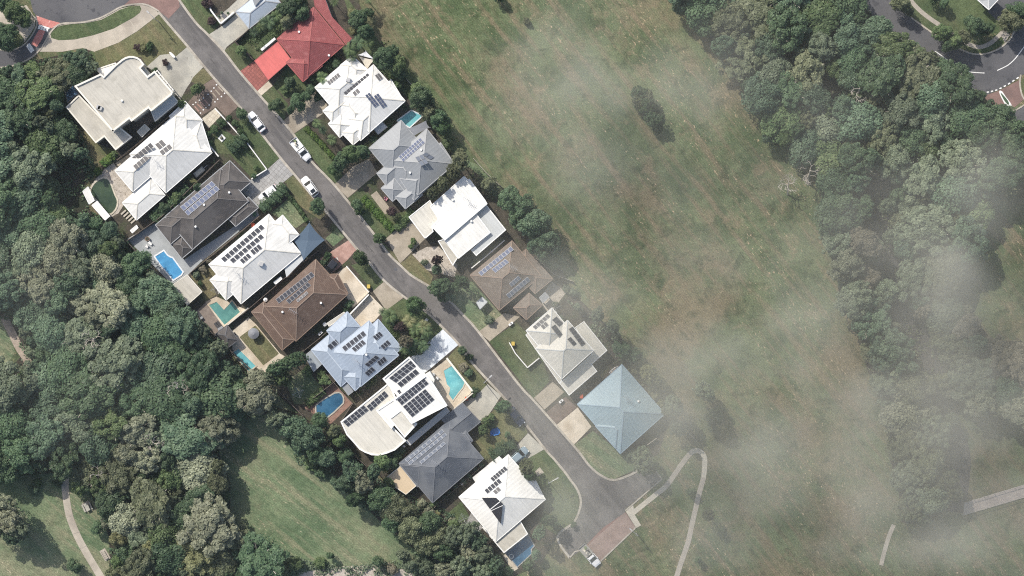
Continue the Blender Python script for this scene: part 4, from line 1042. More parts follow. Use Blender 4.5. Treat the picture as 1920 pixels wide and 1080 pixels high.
sheet('driveway', 'white diamond set in the pink brick driveway', ribbon([(626,487),(632,483),(635,490),(628,494),(625.5,487.5)], 1.1)[0]+ribbon([(626,487),(632,483),(635,490),(628,494),(625.5,487.5)], 1.1)[1][::-1], 'white_line', 6, 'paving inlay')
# stepping slabs in the brown driveway
for i, ((a, b), c) in enumerate([(((390,177),(403,191)), 0), (((396,171),(408,186)), 0), (((401,165),(415,181)), 0), (((406,159),(421,175)), 0), (((362,196),(376,212)), 1), (((367,192),(381,206)), 1), (((374,188),(386,202)), 1), (((381,184),(392,197)), 1)]):
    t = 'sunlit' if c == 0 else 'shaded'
    for q, nm in ((a, 'upper'), (b, 'lower')):
        o = sheet('stepping_slab', f'small square white slab at the {nm} ends of the {t} bands', [(q[0]-1.6, q[1]-.2), (q[0]+.2, q[1]-1.7), (q[0]+1.7, q[1]), (q[0], q[1]+1.6)], 'white_line', 6, 'paving slab'); o['group'] = f'{nm} slabs of the {t} bands'
    L_, R_ = ribbon([(a[0]+(b[0]-a[0])*.2, a[1]+(b[1]-a[1])*.2), (a[0]+(b[0]-a[0])*.8, a[1]+(b[1]-a[1])*.8)], 2.2)
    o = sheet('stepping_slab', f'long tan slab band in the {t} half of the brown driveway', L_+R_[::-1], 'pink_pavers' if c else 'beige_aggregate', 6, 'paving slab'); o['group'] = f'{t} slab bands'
# paths
LOOP = smooth([(1184,964),(1230,927),(1250,910),(1277,872),(1290,855),(1299,846.5),(1310,845.5),(1318,852),(1321.5,865),(1319,895),(1311,925),(1304,955),(1297,985),(1290,1017),(1277,1055),(1266,1090)], 8)
n1 = len(LOOP)
for i, (a, b, m, t) in enumerate(((0, .13, 'new_path_concrete', 'pale lower-west piece of the hairpin path'), (.13, .30, 'old_path_concrete', 'greyer rising piece of the hairpin path'), (.30, .60, 'new_path_concrete', 'pale piece forming the bend of the hairpin path'), (.60, 1., 'old_path_concrete', 'long greyer piece running south from the hairpin bend'))):
    k = LOOP[int(a*(n1-1)):int(b*(n1-1))+1]; L_, R_ = ribbon(k, 9.5)
    sheet('path', t, L_+R_[::-1], m, 3+i % 2)
sheet('path', 'pale concrete landing where the hairpin path meets the parking bay', [(1172,957),(1187,945),(1190,965),(1202,985),(1193,990)], 'new_path_concrete', 5)
strip_sheet('path', 'curved pale concrete path through the south-west park', [(124,880),(122,910),(125,940),(131,970),(145,1005),(161,1035),(182,1070),(200,1100)], 13.5, 'path_concrete', 3)
for i, y in enumerate(((131,968),(143,999),(156,1026))):
    a, b = (y[0]-7, y[1]+2.5), (y[0]+7, y[1]-2.5)
    sheet('path', ['upper', 'middle', 'lower'][i]+' joint across the curved park path', ribbon([a, b], .8)[0]+ribbon([a, b], .8)[1][::-1], 'old_path_concrete', 5, 'path joint')
strip_sheet('path', 'dusty dirt path at the west border of the wood', [(5,590),(12,604),(25,630),(36,652),(50,674),(58,700)], 15, 'dirt_track', 3)
sheet('lawn', 'bright green glade west of the dirt path', [(-40,598),(6,600),(22,635),(28,660),(12,690),(-40,700)], 'park_grass', 2)
strip_sheet('path', 'pale worn track below the eastern wood', [(1676,984),(1667,1005),(1658,1035),(1652,1060)], 8, 'path_concrete', 3)
sheet('gravel', 'pale gravel strip along the south border', [(560,1074),(640,1062),(700,1060),(760,1068),(800,1090),(560,1090)], 'pale_gravel', 2)
e = empty('boardwalk', P(1865,938), 'long straight timber boardwalk with pale side rails crossing the eastern wet ground', 'boardwalk')
b = MB(); q = [P2(p, .35) for p in ((1808,943),(1960,897),(1960,921),(1806,966))]
b.prism([(v.x, v.y) for v in q], .2, .35); b.build('deck', 'boardwalk_timber', e)
for a, c in (((1808,943),(1960,897)), ((1806,966),(1960,921))):
    b = MB(); A, B_ = P2(a, 1.2), P2(c, 1.2); b.bar(A, B_, .08, .1)
    L_ = (B_-A).length
    for k in range(9):
        p = A.lerp(B_, k/8); b.bar((p.x, p.y, .3), (p.x, p.y, 1.2), .09, .09)
    b.build('rail', 'pale_fence', e)

for i, (x, y, t) in enumerate(((533,235,'round iron manhole cover on the street beside the brown-grey driveway'),(742,505,'round iron manhole cover where the street begins to bend'),(1120,935,'round iron manhole cover in the middle of the turning head'))):
    b = MB(); b.disc(P(x, y), .34, .03, .052, 16); tag(b.build('manhole_cover', 'dark_trim'), t, 'manhole cover')
# ================================================================ HOUSES
h = House('flat-roofed cream mansion with parapets and a curved bay facing the cul-de-sac', (235,190), 'cream_wall', 'cream_metal', 'cream_trim')
h.flat([(142,162),(189,140),(195,145),(217,123),(230,112.5),(236,109),(243,107),(250,107),(257,109),(263,113),(269,121),(262,128),(277,145),(290,135),(323,173),(321,177),(284,207),(279,201),(247,226),(243,221),(212,245)], 6.2, parapet=.35, pw=.35)
h.flat([(125,201),(148,179),(213,247),(224,239),(246,257),(217,280),(196,255),(180,267)], 3.3, parapet=.2, pw=.3)
h.flat([(181,130),(216,118.5),(219,124),(195,146)], 4.4, 'white_metal', .12, .25)
h.flat([(283,207),(321,176),(334,191),(291,227)], 3.1, 'pale_grey_metal', .12, .22)
h.flat([(262,129),(268,124),(283,141),(277,145)], 4.6, 'pale_grey_metal')
h.vent(229,189).vent(185,201,'box').vent(188,203,'box').done()
b = MB()
for a, c in (((289,133),(322,172)), ((294,131.5),(326,170))): b.bar(P2(a, 3.2), P2(c, 3.2), .22, .25)
for t in (.05, .25, .45, .65, .85, .97): b.bar(P(289+33*t, 133+39*t, 3.3), P(294+32*t, 131.5+38.5*t, 3.3), .14, .18)
b.build('pergola', 'white_wall', h.e)
canopy('shed', 'small cream roofed shed in the shaded courtyard of the mansion', 'shed', [(257,247),(271,233),(281,242),(266,257)], 2.4, 'cream_metal', 'cream_trim')
b = empty('kerb_wall', P(321,104), 'short white curved wall end at the mansion driveway', 'garden wall'); k = MB(); k.prism([P2(p) for p in smooth([(318,99),(322,99),(329,106),(328,109),(324,107)], 3, True)], 0, .9); k.build('wall', 'white_wall', b)

h = House('long white hip-roofed house with brown-grey panels above the green pool', (300,300), 'white_wall', 'white_metal', 'white_trim', 'aged_white_metal')
h.block((216,320),(249,359),(325,294), 2.9).block((311,361),(397,286),(330,214), 3.0).block((318,218),(347,190.5),(379,226), 2.7).block((230,380),(256,412),(309,366), 2.4, pitch=16).block((350,250),(377,227),(395,283), 2.6)
h.panels((234,306),(282,267),(241,314), 8, 1, 'panel_grey', 'panel_frame_dark').panels((249,311),(291,274.5),(256,319.5), 7, 1, 'panel_grey', 'panel_frame_dark').panels((290,271),(303,261),(299,281), 2, 1, 'panel_grey', 'panel_frame_dark').panels((298.5,284),(317.5,269.5),(304.5,291.5), 3, 1, 'panel_grey', 'panel_frame_dark').vent(292,302,'aerial').done()
canopy('shade_canopy', 'upper white flat canopy on the forest side of the green pool', 'canopy', [(155,359),(165,350),(177,376),(167,383)], 2.5, 'white_metal')
canopy('shade_canopy', 'lower white flat canopy on the forest side of the green pool', 'canopy', [(172,385),(182,377),(206,405),(197,413)], 2.5, 'bright_white_metal')
canopy('shed', 'little white roofed shed beside the timber steps', 'shed', [(244,432),(256,422),(259,427),(248,437)], 2.0, 'white_metal')
e = empty('garden_stairs', P(240,415), 'flight of timber sleeper steps below the green pool', 'steps')
for i in range(5):
    b = MB(); y = i*5.2; b.bar(P(227+y*.9, 402+y*.8, .25-.03*i), P(236+y*.9, 394+y*.8, .25-.03*i), .35, .2); b.build('step', 'pale_fence', e)

h = House('long house with dark weathered tiles and a bluish panel field', (390,390), 'grey_wall', 'dark_brown_tiles', 'grey_trim', 'charcoal_trim', pitch=24)
h.block((292,422),(320,457),(400,389), 2.9).block((361,467),(465,377),(414,316), 3.0).block((431,302),(470,341),(420,384), 2.8).block((320,457),(341,484),(363,466), 2.4).block((442,424),(484,389),(466,370), 2.4, pitch=14).block((413,353),(443,356),(467,341), 2.7)
h.panels((337,388),(397,339),(345,396), 9, 1, 'panel_blue', 'panel_frame_white', .12).panels((345.5,397),(405,347.5),(353,405), 9, 1, 'panel_blue', 'panel_frame_white', .12).vent(367,425).vent(430,361).vent(383,384).done()

h = House('white hip-roofed house with long rows of black panels behind the blue shade sail', (480,485), 'white_wall', 'white_metal', 'white_trim', 'aged_white_metal')
h.block((392,496),(504,402),(564,475), 3.1).block((394,525),(424,562),(462,530), 2.8).block((511,420),(541,456),(560,440), 3.3, pitch=18)
h.flat([(532,497),(565,478),(569,487),(537,520)], 2.7, 'pale_grey_metal')
h.panels((413.5,485),(489.5,420),(421,492.5), 11, 1).panels((430,487.5),(489,438),(437,494.5), 8, 1).panels((468,470),(485,457),(476,479), 3, 1).panels((448.5,487.5),(465,474),(456,495.5), 3, 1).vent(490,495,'box').vent(445,512,'aerial').done()

h = House('brown tiled hip-roofed house with black panels', (570,570), 'brick_wall', 'brown_tiles', 'brown_trim', 'pale_brown_trim', pitch=24)
h.block((592,487),(651,552),(555,639), 3.0).block((472,585),(495,566),(552,637), 2.6, pitch=20).block((612,515),(633,514),(652,550), 2.8)
h.panels((516.5,561),(584,509),(523,569.5), 11, 1, 'panel_black', 'panel_frame').panels((536,563.5),(577,528.5),(542.5,570), 7, 1, 'panel_black', 'panel_frame').panels((555,562.5),(575,546),(558.5,567), 4, 1, 'panel_grey', 'panel_frame_white').vent(530,585).vent(602,568).vent(551,583,'aerial').done()

h = House('blue-grey metal-roofed house of many gables with black panels', (665,660), 'white_wall', 'blue_grey_metal', 'blue_trim', 'pale_blue_metal', pitch=25)
h.block((613,620),(651,585),(675,613), 2.7).block((621,660),(692,602),(747,666), 3.3).block((664,640),(709,599),(753,652), 2.9).block((584,656),(617,628),(672,696), 2.8).block((643,706),(666,732),(690,708), 3.1)
h.flat([(640,725),(650,716),(663,734),(653,742)], 2.4, 'mid_grey_metal')
h.panels((640.5,651),(681,619.5),(647,659.5), 6, 1).panels((658.5,653),(679.5,636.5),(666,660.5), 4, 1).panels((612.5,648.5),(633,632),(620.5,656.5), 3, 1).panels((698,631),(711,621),(706,639), 3, 1).panels((712.5,648.5),(726,637),(720,656), 3, 1).panels((683,683),(704,665.5),(691.5,688.5), 4, 1).panels((706,678),(719.5,667.5),(713,687), 3, 1).panels((683,699),(696.5,687),(691,706), 3, 1).vent(687,665).vent(670,677,'aerial').done()
canopy('pergola', 'grey see-through roofed pergola at the back of the blue-grey house', 'pergola', [(571,667),(586,655),(604,682),(588,697)], 2.5, 'polycarbonate', 'grey_trim')

h = House('white modern house of stepped flat roofs covered in black panels', (745,765), 'white_wall', 'white_metal', 'white_trim')
h.flat([(640,791),(730,718),(742,748),(708,770),(735,800),(760,826),(740,843),(725,849),(711,853),(697,852),(684,847),(675,842),(664,829),(651,815)], 3.4, 'aged_white_metal', .14, .3)
h.flat([(719,710),(767,670),(796,702),(747,743)], 4.4, 'white_metal', .25, .3)
h.flat([(739,749),(799,704),(812,721),(837,760),(772,793)], 6.2, 'white_metal', .3, .35)
h.flat([(707,770),(740,748),(758,771),(734,802)], 4.2, 'white_metal', .14, .3)
h.flat([(731,785),(752,769),(781,795),(759,819)], 5.2, 'aged_white_metal', .18, .3)
h.flat([(796,702),(806,696),(815,712),(812,721)], 4.2, 'white_metal')
h.panels((729,709),(770,675.5),(742,718), 6, 2, gap=.06).panels((744,719),(779,691.5),(752,727), 5, 1, gap=.06).panels((744,750),(795,709),(753,760), 8, 2, gap=.06).panels((755,762.5),(797.5,729),(772.5,782.5), 6, 4, gap=.06).panels((687,762),(721,732.5),(695,771), 5, 2, gap=.06).panels((642.5,791),(682,759.5),(652,800.5), 6, 2, gap=.06).panels((744,733),(749,730),(750,741), 1, 2, gap=.06).done()
b = MB(); b.prism([P2(p) for p in ((760,827),(837,762),(844,771),(770,834))], 0, 2.6); b.build('balcony', 'grey_wall', h.e)

h = House('slate grey tiled house with pale-railed panels beside the tan patio', (828,855), 'brick_wall', 'slate_tiles', 'slate_trim', 'slate_trim', pitch=25)
h.block((749,869),(844,787),(906,860), 3.0).block((749.5,871),(783,912),(826,876), 2.9).block((829,787),(867,756),(900,791), 2.7, 'gable', 20).block((867,813),(873,808),(886,826), 2.9)
h.panels((759,861.5),(829,804.5),(763.5,866.5), 9, 1, 'panel_slate', 'panel_frame_white', .10).panels((764.5,867.5),(834.5,811),(768.5,872.5), 9, 1, 'panel_slate', 'panel_frame_white', .10).panels((786,866),(832,828),(790.5,870.5), 6, 1, 'panel_slate', 'panel_frame_white', .10).vent(817,866,'aerial').done()
canopy('patio_roof', 'tan flat patio roof at the back corner of the slate house', 'patio roof', [(720,899),(751,874),(780,911),(761,927)], 2.5, 'timber_colour_metal', 'cream_trim')

h = House('southern white hip-roofed house with black panels and a dark triangular pool mat', (940,930), 'white_wall', 'bright_white_metal', 'white_trim', 'white_metal')
h.block((861,932),(953,853),(1022,936), 3.2, pitch=22).block((955,856),(984,888),(965,907), 2.9).block((990,905),(1003,900),(1022,937), 2.8)
h.flat([(886,896),(936,855),(944,863),(893,907)], 2.8, 'white_metal')
h.flat([(905,989),(930,968),(960,950),(989,1001),(945,1036)], 2.7, 'cream_metal', .06, .2)
h.panels((918.5,896.5),(946,873.5),(925,903.5), 6, 1, 'panel_black', 'panel_frame').panels((907.5,919),(935,896.5),(914,926.5), 5, 1, 'panel_black', 'panel_frame').panels((923.5,921),(934,912),(929.5,927.5), 2, 1, 'panel_grey', 'panel_frame')
hit = h.z_at(925,945); nrm = hit[1] if hit[1].z > 0 else -hit[1]; cam = Vector((0, 0, H)); q = []
for p in ((903,933),(930,933),(943,944.5),(939,982)):
    d = P(*p)-cam; hh = h.z_at(*p); t = (hit[0]+nrm*.06-cam).dot(nrm)/d.dot(nrm); q.append(cam+d*t)
b = MB(); up = nrm*.04
b.poly([v+up for v in q][::-1]); [b.poly([q[i], q[(i+1) % 4], q[(i+1) % 4]+up, q[i]+up]) for i in range(4)]; b.build('pool_heating_mat', 'pool_mat_black', h.e)
b = MB(); b.bar(q[0].lerp(q[3], .45)+up*1.6, q[1].lerp(q[2], .62)+up*1.6, .16, .05); b.bar(q[0].lerp(q[3], .50)+up*1.6, q[2].lerp(q[3], .08)+up*1.6, .10, .05); b.build('mat_divider', 'white_trim', h.e); h.done()  # white bars added for the pale gaps dividing the mat

h = House('pale blue-grey roofed house cut by the north border', (480,20), 'white_wall', 'pale_blue_metal', 'grey_trim')
h.block((442,22),(467,53),(526,6), 2.9).flat([(472,-6),(493,-6),(479,11),(477,10)], 4.2, 'mid_grey_metal').done()

h = House('red tiled hip-roofed house with a coral carport', (585,80), 'white_wall', 'red_tiles', 'red_trim', 'red_trim', pitch=24)
h.block((588,14),(520,73),(577,143), 3.1).block((537,117),(568,152.5),(604,123), 2.9).flat([(586,-12),(606,-12),(622,31),(660,72),(649,85),(590,12)], 2.75)
h.vent(561,60).vent(617,104).done()
canopy('carport', 'bright coral flat-roofed carport attached before the red house', 'carport', [(477,114),(521,78),(546,112),(503,150)], 2.6, 'coral_metal', 'red_trim')
wall('garden_wall', 'white rendered boundary wall along the coral carport', [(492,96),(518,74)], 2.4, .5, 'white_wall', 'wall')

h = House('white hip-roofed house with grey panels beside the park and triangular sails', (680,190), 'white_wall', 'bright_white_metal', 'white_trim', 'aged_white_metal')
h.block((591,164),(655,110),(698,161), 3.2).block((634,180),(700,122),(759,189), 3.7).block((651,222),(676,263),(758,191), 3.4).block((606,208),(623,228),(670,189), 3.05).block((622,196),(664,246),(700,216), 3.0).block((616,232),(637,257),(661,236), 2.9).block((640,248),(662,271),(692,246), 3.0).block((660,105),(690,132),(668,150), 3.1)
h.panels((612.5,153),(634,136),(617.5,160), 5, 1, 'panel_grey', 'panel_frame').panels((643.5,173.5),(689,136.5),(650,180), 9, 1, 'panel_grey', 'panel_frame').panels((660,173.5),(670.5,165),(665.5,181), 2, 1, 'panel_grey', 'panel_frame').panels((702,141),(710,136),(711,152.5), 2, 1, 'panel_grey', 'panel_frame').panels((684,178.5),(692.5,173),(702.5,201.5), 2, 4, 'panel_blue', 'panel_frame').panels((700.5,180),(709,174.5),(717.5,203), 2, 4, 'panel_blue', 'panel_frame').vent(653,150,'box').done()
canopy('shed', 'small corrugated grey shed roof between white and grey houses', 'shed', [(701,242),(717,229),(726,238),(709,252)], 2.2, 'pale_grey_metal', 'grey_trim')

h = House('mid-grey hip-roofed house with an elongated blue panel row', (775,310), 'white_wall', 'mid_grey_metal', 'grey_trim', 'grey_trim')
h.block((692,278),(752,226),(795,277), 3.1).block((722,312),(758,356),(796,324), 3.0).block((732,300),(800,242),(852,307), 3.6).block((750,335),(776,375),(852,308), 3.3).block((707,325),(724,347),(772,306), 2.95).block((715,353),(736,377),(759,357), 2.85).block((741,369),(760,391),(792,365), 2.9)
h.panels((747,293.5),(788,258),(751,298), 9, 1, 'panel_blue', 'panel_frame_white').panels((752,299),(793,263),(756,303.5), 9, 1, 'panel_blue', 'panel_frame_white').panels((778,295),(792,289),(790,312), 2, 2, 'panel_slate', 'panel_frame_dark').panels((791,290),(799,285),(807,300), 1, 2, 'panel_slate', 'panel_frame_dark').vent(769,324).vent(790,281).done()

h = House('bright white modern house of overlapping skillion roofs with a wide beige driveway', (865,410), 'white_wall', 'bright_white_metal', 'white_trim')
h.flat([(807,387),(870,331),(878,338),(880,336),(909,375),(913,382),(834,450),(810,425),(823,412)], 4.6, 'bright_white_metal', .05, .18)
h.flat([(835,450),(892,400),(919,436),(860,484)], 4.0, 'white_metal', .05, .18)
h.flat([(911,384),(948,431),(893,479),(884,469),(919,438),(893,401)], 3.2, 'pale_grey_metal', .05, .18)
h.flat([(767,407),(806,376),(822,412),(810,426),(812,434),(797,447)], 3.0, 'aged_white_metal', .05, .18)
h.flat([(822,452),(832,449),(858,483),(849,497)], 3.0, 'cream_metal', .1, .18)
h.vent(849,375).vent(884,415).vent(877,375,'aerial').done()

h = House('grey-brown tiled house half veiled by thin cloud', (960,515), 'brick_wall', 'grey_brown_tiles', 'pale_brown_trim', 'pale_brown_trim', pitch=23)
h.block((882,516),(960,452),(1014,517), 3.0).block((986,468),(1036,523),(1003,550), 2.6, pitch=16).block((963,577),(992,550),(1016,572), 2.5)
h.panels((896.5,511),(957.5,461.5),(902.5,518), 10, 1, 'panel_blue', 'panel_frame_white').panels((921.5,505),(947.5,485),(929,512), 5, 1, 'panel_blue', 'panel_frame_white').panels((954,531.5),(972,516.5),(959.5,538), 4, 1, 'panel_slate', 'panel_frame_white').panels((948.5,552.5),(989,518.5),(954.5,560), 7, 1, 'panel_slate', 'panel_frame_white').vent(963,502,'aerial').done()

h = House('pale two-storey hip-roofed house with lower skirt roofs and grey panels', (1060,655), 'white_wall', 'aged_white_metal', 'white_trim', 'pale_grey_metal', pitch=24)
h.block((987,620),(1035,578),(1076,628), 5.0).block((1005,654),(1064,601),(1112,657), 5.2)
h.flat([(1079,614),(1095,603),(1138,657),(1109,683),(1119,696),(1067,741),(1050,719),(1110,664)], 2.8, 'aged_white_metal', .05, .15)
h.flat([(986,628),(992,623),(1054,712),(1049,719)], 2.8, 'aged_white_metal', .05, .15)
h.panels((998,613),(1026.5,588),(1004,618), 5, 1, 'panel_grey', 'panel_frame').panels((1013,611),(1023,602.5),(1019,618), 2, 1, 'panel_grey', 'panel_frame').panels((1034.5,600),(1043.5,593),(1048,613) , 1, 3, 'panel_black', 'panel_frame_dark').panels((1033,613.5),(1041.5,608),(1047,632.5), 1, 4, 'panel_black', 'panel_frame_dark').panels((1065.5,617),(1074,611.5),(1090,650), 1, 5, 'panel_black', 'panel_frame_dark').panels((1063,636),(1070,631),(1075,649.5), 1, 2, 'panel_black', 'panel_frame_dark').done()

h = House('sky-blue metal-roofed house beside the turning head', (1163,765), 'brick_wall', 'sky_blue_metal', 'sky_trim', 'sky_trim', pitch=23)
h.block((1083,758),(1166,684),(1246,776), 3.0).block((1117,799),(1154,840),(1192,808), 3.15).block((1190,808),(1200,818),(1246,776), 2.7, pitch=18)
h.vent(1197,752).vent(1176,747,'aerial').done()

h = House('pale corner-roofed house cut by the north border beside the dark yard', (1852,0), 'white_wall', 'pale_grey_metal', 'white_trim')
h.block((1834,0),(1854,17.5),(1874,-4), 3.2).done()

# ================================================================ POOLS, SAILS, YARD THINGS
pool('green kidney-shaped pool beside the western wood', smooth([(171,357),(178,344),(192,335),(202,337),(207,346),(214,365),(219,377),(216,391),(207,400),(199,397),(187,380),(174,367)], 4, True), 3.2, 'green_water', 'cream_pavers')
pool('bright sky-blue stepped pool with white coping on the grey terrace', [(291,481),(307,471),(313,479),(319,483),(323,484),(342,510),(339,515),(325,524),(302,497)], 2.6, 'sky_blue_water', 'white_painted_concrete')
pool('L-shaped teal pool beside the timber deck', [(392,572),(406,566),(420,581),(435,565),(450,585),(421,609)], 2.4, 'teal_water', 'cream_concrete')
pool('narrow turquoise lap pool below the small dark gazebo', [(436,662),(447,654),(479,686),(467,696)], 2.4, 'turquoise_water', 'cream_concrete')
pool('deep blue pool with rounded end beside the brown deck', smooth([(593,764),(597,757),(628,738),(640,740),(643,752),(638,760),(610,784),(596,780)], 2, True), 2.6, 'deep_blue_water', 'drive_concrete')
pool('turquoise street-side pool inside the grey wall', [(832,695),(847,686),(860,702),(871,717),(867,727),(860,735),(849,750),(842,740),(844,727),(838,720)], 2.0, 'turquoise_water', 'cream_concrete', [(860,733),(866,727),(857,719),(850,725)])
pool('navy pool at the southern end of the row', [(949,1037),(990,1004),(1001,1023),(995,1030),(996,1038),(970,1062)], 2.0, 'navy_water', 'grey_pavers')
pool('small pale turquoise pool between grey house and park trees', [(746,226),(771,208),(791,217),(768,238)], 2.2, 'turquoise_water', 'white_painted_concrete')
pool('blue pond corner almost hidden by trees beside the mansion', [(123,176),(136,160),(147,175),(127,191)], 1.6, 'pond_water', 'pale_gravel', name='garden_pond')
canopy('pool_canopy', 'cream flat canopy beside the bright blue pool', 'canopy', [(321,536),(351,515),(379,547),(351,572)], 2.6, 'cream_metal', 'cream_trim')
gz = House('small dark tiled gazebo beside the teal pool', (425,631), 'grey_wall', 'dark_brown_tiles', 'dark_trim', 'dark_trim', 'gazebo', 'gazebo', .4, 28); gz.block((405,626),(426,610),(446,637), 2.3).done()
e = empty('daybed', P(477,625), 'round grey-brown roofed daybed standing on the back lawn', 'daybed'); c = P(477,625)
b = MB(); b.disc(c, 1.05, .3, .6, 16); b.build('mattress', 'beige_sail', e); b = MB(); b.disc(c, 1.15, 1.85, 2.35, 16, 0, .25); b.build('roof', 'grey_sail', e)
for a in range(4):
    b = MB(); x = c.x+.95*math.cos(a*1.57); y = c.y+.95*math.sin(a*1.57); b.tube([(x, y, 0), (x, y, 1.9)], [.05, .05], 6); b.build('post', 'fence_timber', e)
sail('dark blue shade sail over the driveway of the white house', [(580,417),(609,450),(569,488),(550,450)], [3.6, 2.7, 3.4, 2.8], 'blue_sail', .10)
sail('pale white triangular sail among the palms north of the park house', [(671,103),(686,96),(702,111)], [3.4, 3.0, 3.2], 'white_sail', .14)
sail('beige triangular sail beside the white triangular sail', [(673,106),(702,112),(688,131)], [2.8, 3.3, 2.8], 'beige_sail', .14)
sail('curved grey sail joining the mid-grey house to its pool', [(765,241),(799,226),(806,239),(776,255)], [3.2, 3.2, 3.0, 3.2], 'grey_sail', .12)
for lb, x, y in (('dark sun lounger at the upper end of the timber deck', 375, 591), ('dark sun lounger at the lower end of the timber deck, nearer the gazebo', 408, 612), ('second dark sun lounger at the lower end of the timber deck', 412, 609.5)):
    e = empty('sun_lounger', P(x, y), lb, 'lounger', 'sun loungers'); b = MB(); a = P(x, y); d = Vector((.6, -.8, 0)); b.bar(a-d*.9+Vector((0,0,.32)), a+d*.4+Vector((0,0,.32)), .6, .1); b.build('seat', 'dark_plastic', e)
    b = MB(); b.bar(a+d*.4+Vector((0,0,.32)), a+d*.9+Vector((0,0,.72)), .6, .08); b.build('backrest', 'grey_sail', e)
    for s in (-.7, .3):
        b = MB(); p = a+d*s; b.bar((p.x, p.y, 0.05), (p.x, p.y, .3), .5, .06); b.build('leg', 'steel_pole', e)
for lb, x, y in (('large round pot standing on the pale grey terrace', 277, 448),):
    e = empty('plant_pot', P(x, y), lb, 'pot'); b = MB(); b.disc(P(x, y), .35, 0, .7, 14, 0, .5); b.build('pot', 'brown_trim', e); b = MB(); b.disc(P(x, y), .36, .66, .74, 14); b.build('soil', 'mulch', e)
e = empty('garden_chair', P(282,456), 'small white seat beside the large round pot on the terrace', 'seat'); c = P(282,456)
b = MB(); b.bar(c+Vector((-.35,.3,.42)), c+Vector((.35,-.3,.42)), .5, .08); b.build('seat', 'white_plastic', e); b = MB(); b.bar(c+Vector((-.2,.5,.7)), c+Vector((.5,-.1,.7)), .07, .5); b.build('backrest', 'white_plastic', e)
# white terrace table with chairs behind the garden wall
for i, (x, y, t) in enumerate(((421,31,'dark square table on the cream terrace behind the white wall'),)):
    e = empty('outdoor_table', P(x, y), t, 'table'); c = P(x, y); b = MB(); b.prism([(c.x-.6, c.y-.1), (c.x+.1, c.y-.6), (c.x+.6, c.y+.1), (c.x-.1, c.y+.6)], .68, .74); b.build('tabletop', 'dark_trim', e)
    for sx, sy in ((-.4,-.05),(.05,-.4),(.4,.05),(-.05,.4)):
        b = MB(); b.bar((c.x+sx, c.y+sy, 0.05), (c.x+sx, c.y+sy, .68), .06, .06); b.build('leg', 'steel_pole', e)
for x, y in ((411,31),(416,24),(428,25),(427,36)):
    e = empty('plant_pot', P(x, y), 'round dark pot plant on the cream terrace round the square table', 'pot', 'pots on the cream terrace'); b = MB(); b.disc(P(x, y), .22, .04, .4, 10, 0, .3); b.build('pot', 'grey_trim', e); b = MB(); b.disc(P(x, y), .28, .40, .62, 9, 0, .12); b.build('plant', LEAF['deep'], e)
# blue tarp
e = empty('tarpaulin', P(928,811), 'crumpled bright blue tarpaulin lying on the front lawn', 'tarpaulin'); rng = np.random.default_rng(5)
G = [[P(919+i*2.6+rng.normal(0, .5), 804+j*2.3+rng.normal(0, .5)+i*-.4, .12+abs(rng.normal(0, .28))) for i in range(8)] for j in range(7)]
b = MB()
for j in range(6):
    for i in range(7):
        if (i, j) in ((0, 0), (6, 5), (0, 1), (6, 0)): continue
        b.poly([G[j][i], G[j+1][i], G[j+1][i+1], G[j][i+1]], None, 0, False)
b.build('sheet', 'blue_tarp', e)
# fountain square in the clipped-ball garden
e = empty('garden_ornament', P(416,259), 'small square white ornament bed amid the clipped ball garden', 'ornament'); c = P(416,259)
b = MB(); b.prism([(c.x-.85, c.y), (c.x, c.y-.85), (c.x+.85, c.y), (c.x, c.y+.85)], 0.04, .25); b.build('base', 'white_line', e); b = MB(); b.disc(c, .36, .24, .8, 10, 0, .14); b.build('planting', LEAF['brown'], e)
# picnic table and bench in the park
e = empty('picnic_table', P(164,950), 'white picnic table on a concrete pad beside the curved park path', 'picnic table'); c = P(164,950)
b = MB(); b.prism([P2(p) for p in ((154,944),(166,938.5),(175,953),(161,961))], .0, .1); b.build('pad', 'old_path_concrete', e)
b = MB(); b.bar(c+Vector((-.35,.75,.75)), c+Vector((.35,-.75,.75)), .8, .06); b.build('tabletop', 'drive_concrete', e)
for s in (-1, 1):
    b = MB(); o = Vector((.72*s, .3*s, .45)); b.bar(c+Vector((-.35,.75,0))+o, c+Vector((.35,-.75,0))+o, .3, .06); b.build('bench', 'drive_concrete', e)
    b = MB(); o = Vector((-.25*s, .55*s, 0)); b.bar(c+o+Vector((0,0,.1)), c+o+Vector((0,0,.72)), .5, .08); b.build('leg', 'steel_pole', e)
e = empty('park_bench', P(197,1040), 'slatted park bench on a small pad east of the curved path', 'bench'); c = P(197,1040); d = Vector((.5,-.85,0)).normalized(); n = Vector((d.y,-d.x,0))
b = MB(); b.bar(c-d*1.2+Vector((0,0,.03)), c+d*1.2+Vector((0,0,.03)), 1.3, .07); b.build('pad', 'old_path_concrete', e)
b = MB()
for s in (-.2, 0, .2): b.bar(c-d*.95+n*s+Vector((0,0,.46)), c+d*.95+n*s+Vector((0,0,.46)), .15, .05)
b.build('seat', 'pale_fence', e); b = MB(); b.bar(c-d*.95+n*.34+Vector((0,0,.7)), c+d*.95+n*.34+Vector((0,0,.7)), .06, .35); b.build('backrest', 'pale_fence', e)
for s in (-.8, .8):
    b = MB(); b.bar(c+d*s+Vector((0,0,.05)), c+d*s+Vector((0,0,.45)), .5, .07); b.build('leg', 'steel_pole', e)
e = empty('moulded_item', P(1151,694), 'long white moulded item lying along the back eaves of the sky-blue house', 'moulded_item'); c = P(1151,694); d = Vector((.76,.65,0)); n = Vector((-.65,.76,0))  # open hull form added for an unidentified long white item
b = MB(); st = [(-1.15,.30,.55),(-.6,.42,.62),(.2,.42,.64),(.8,.28,.68),(1.2,.03,.72)]
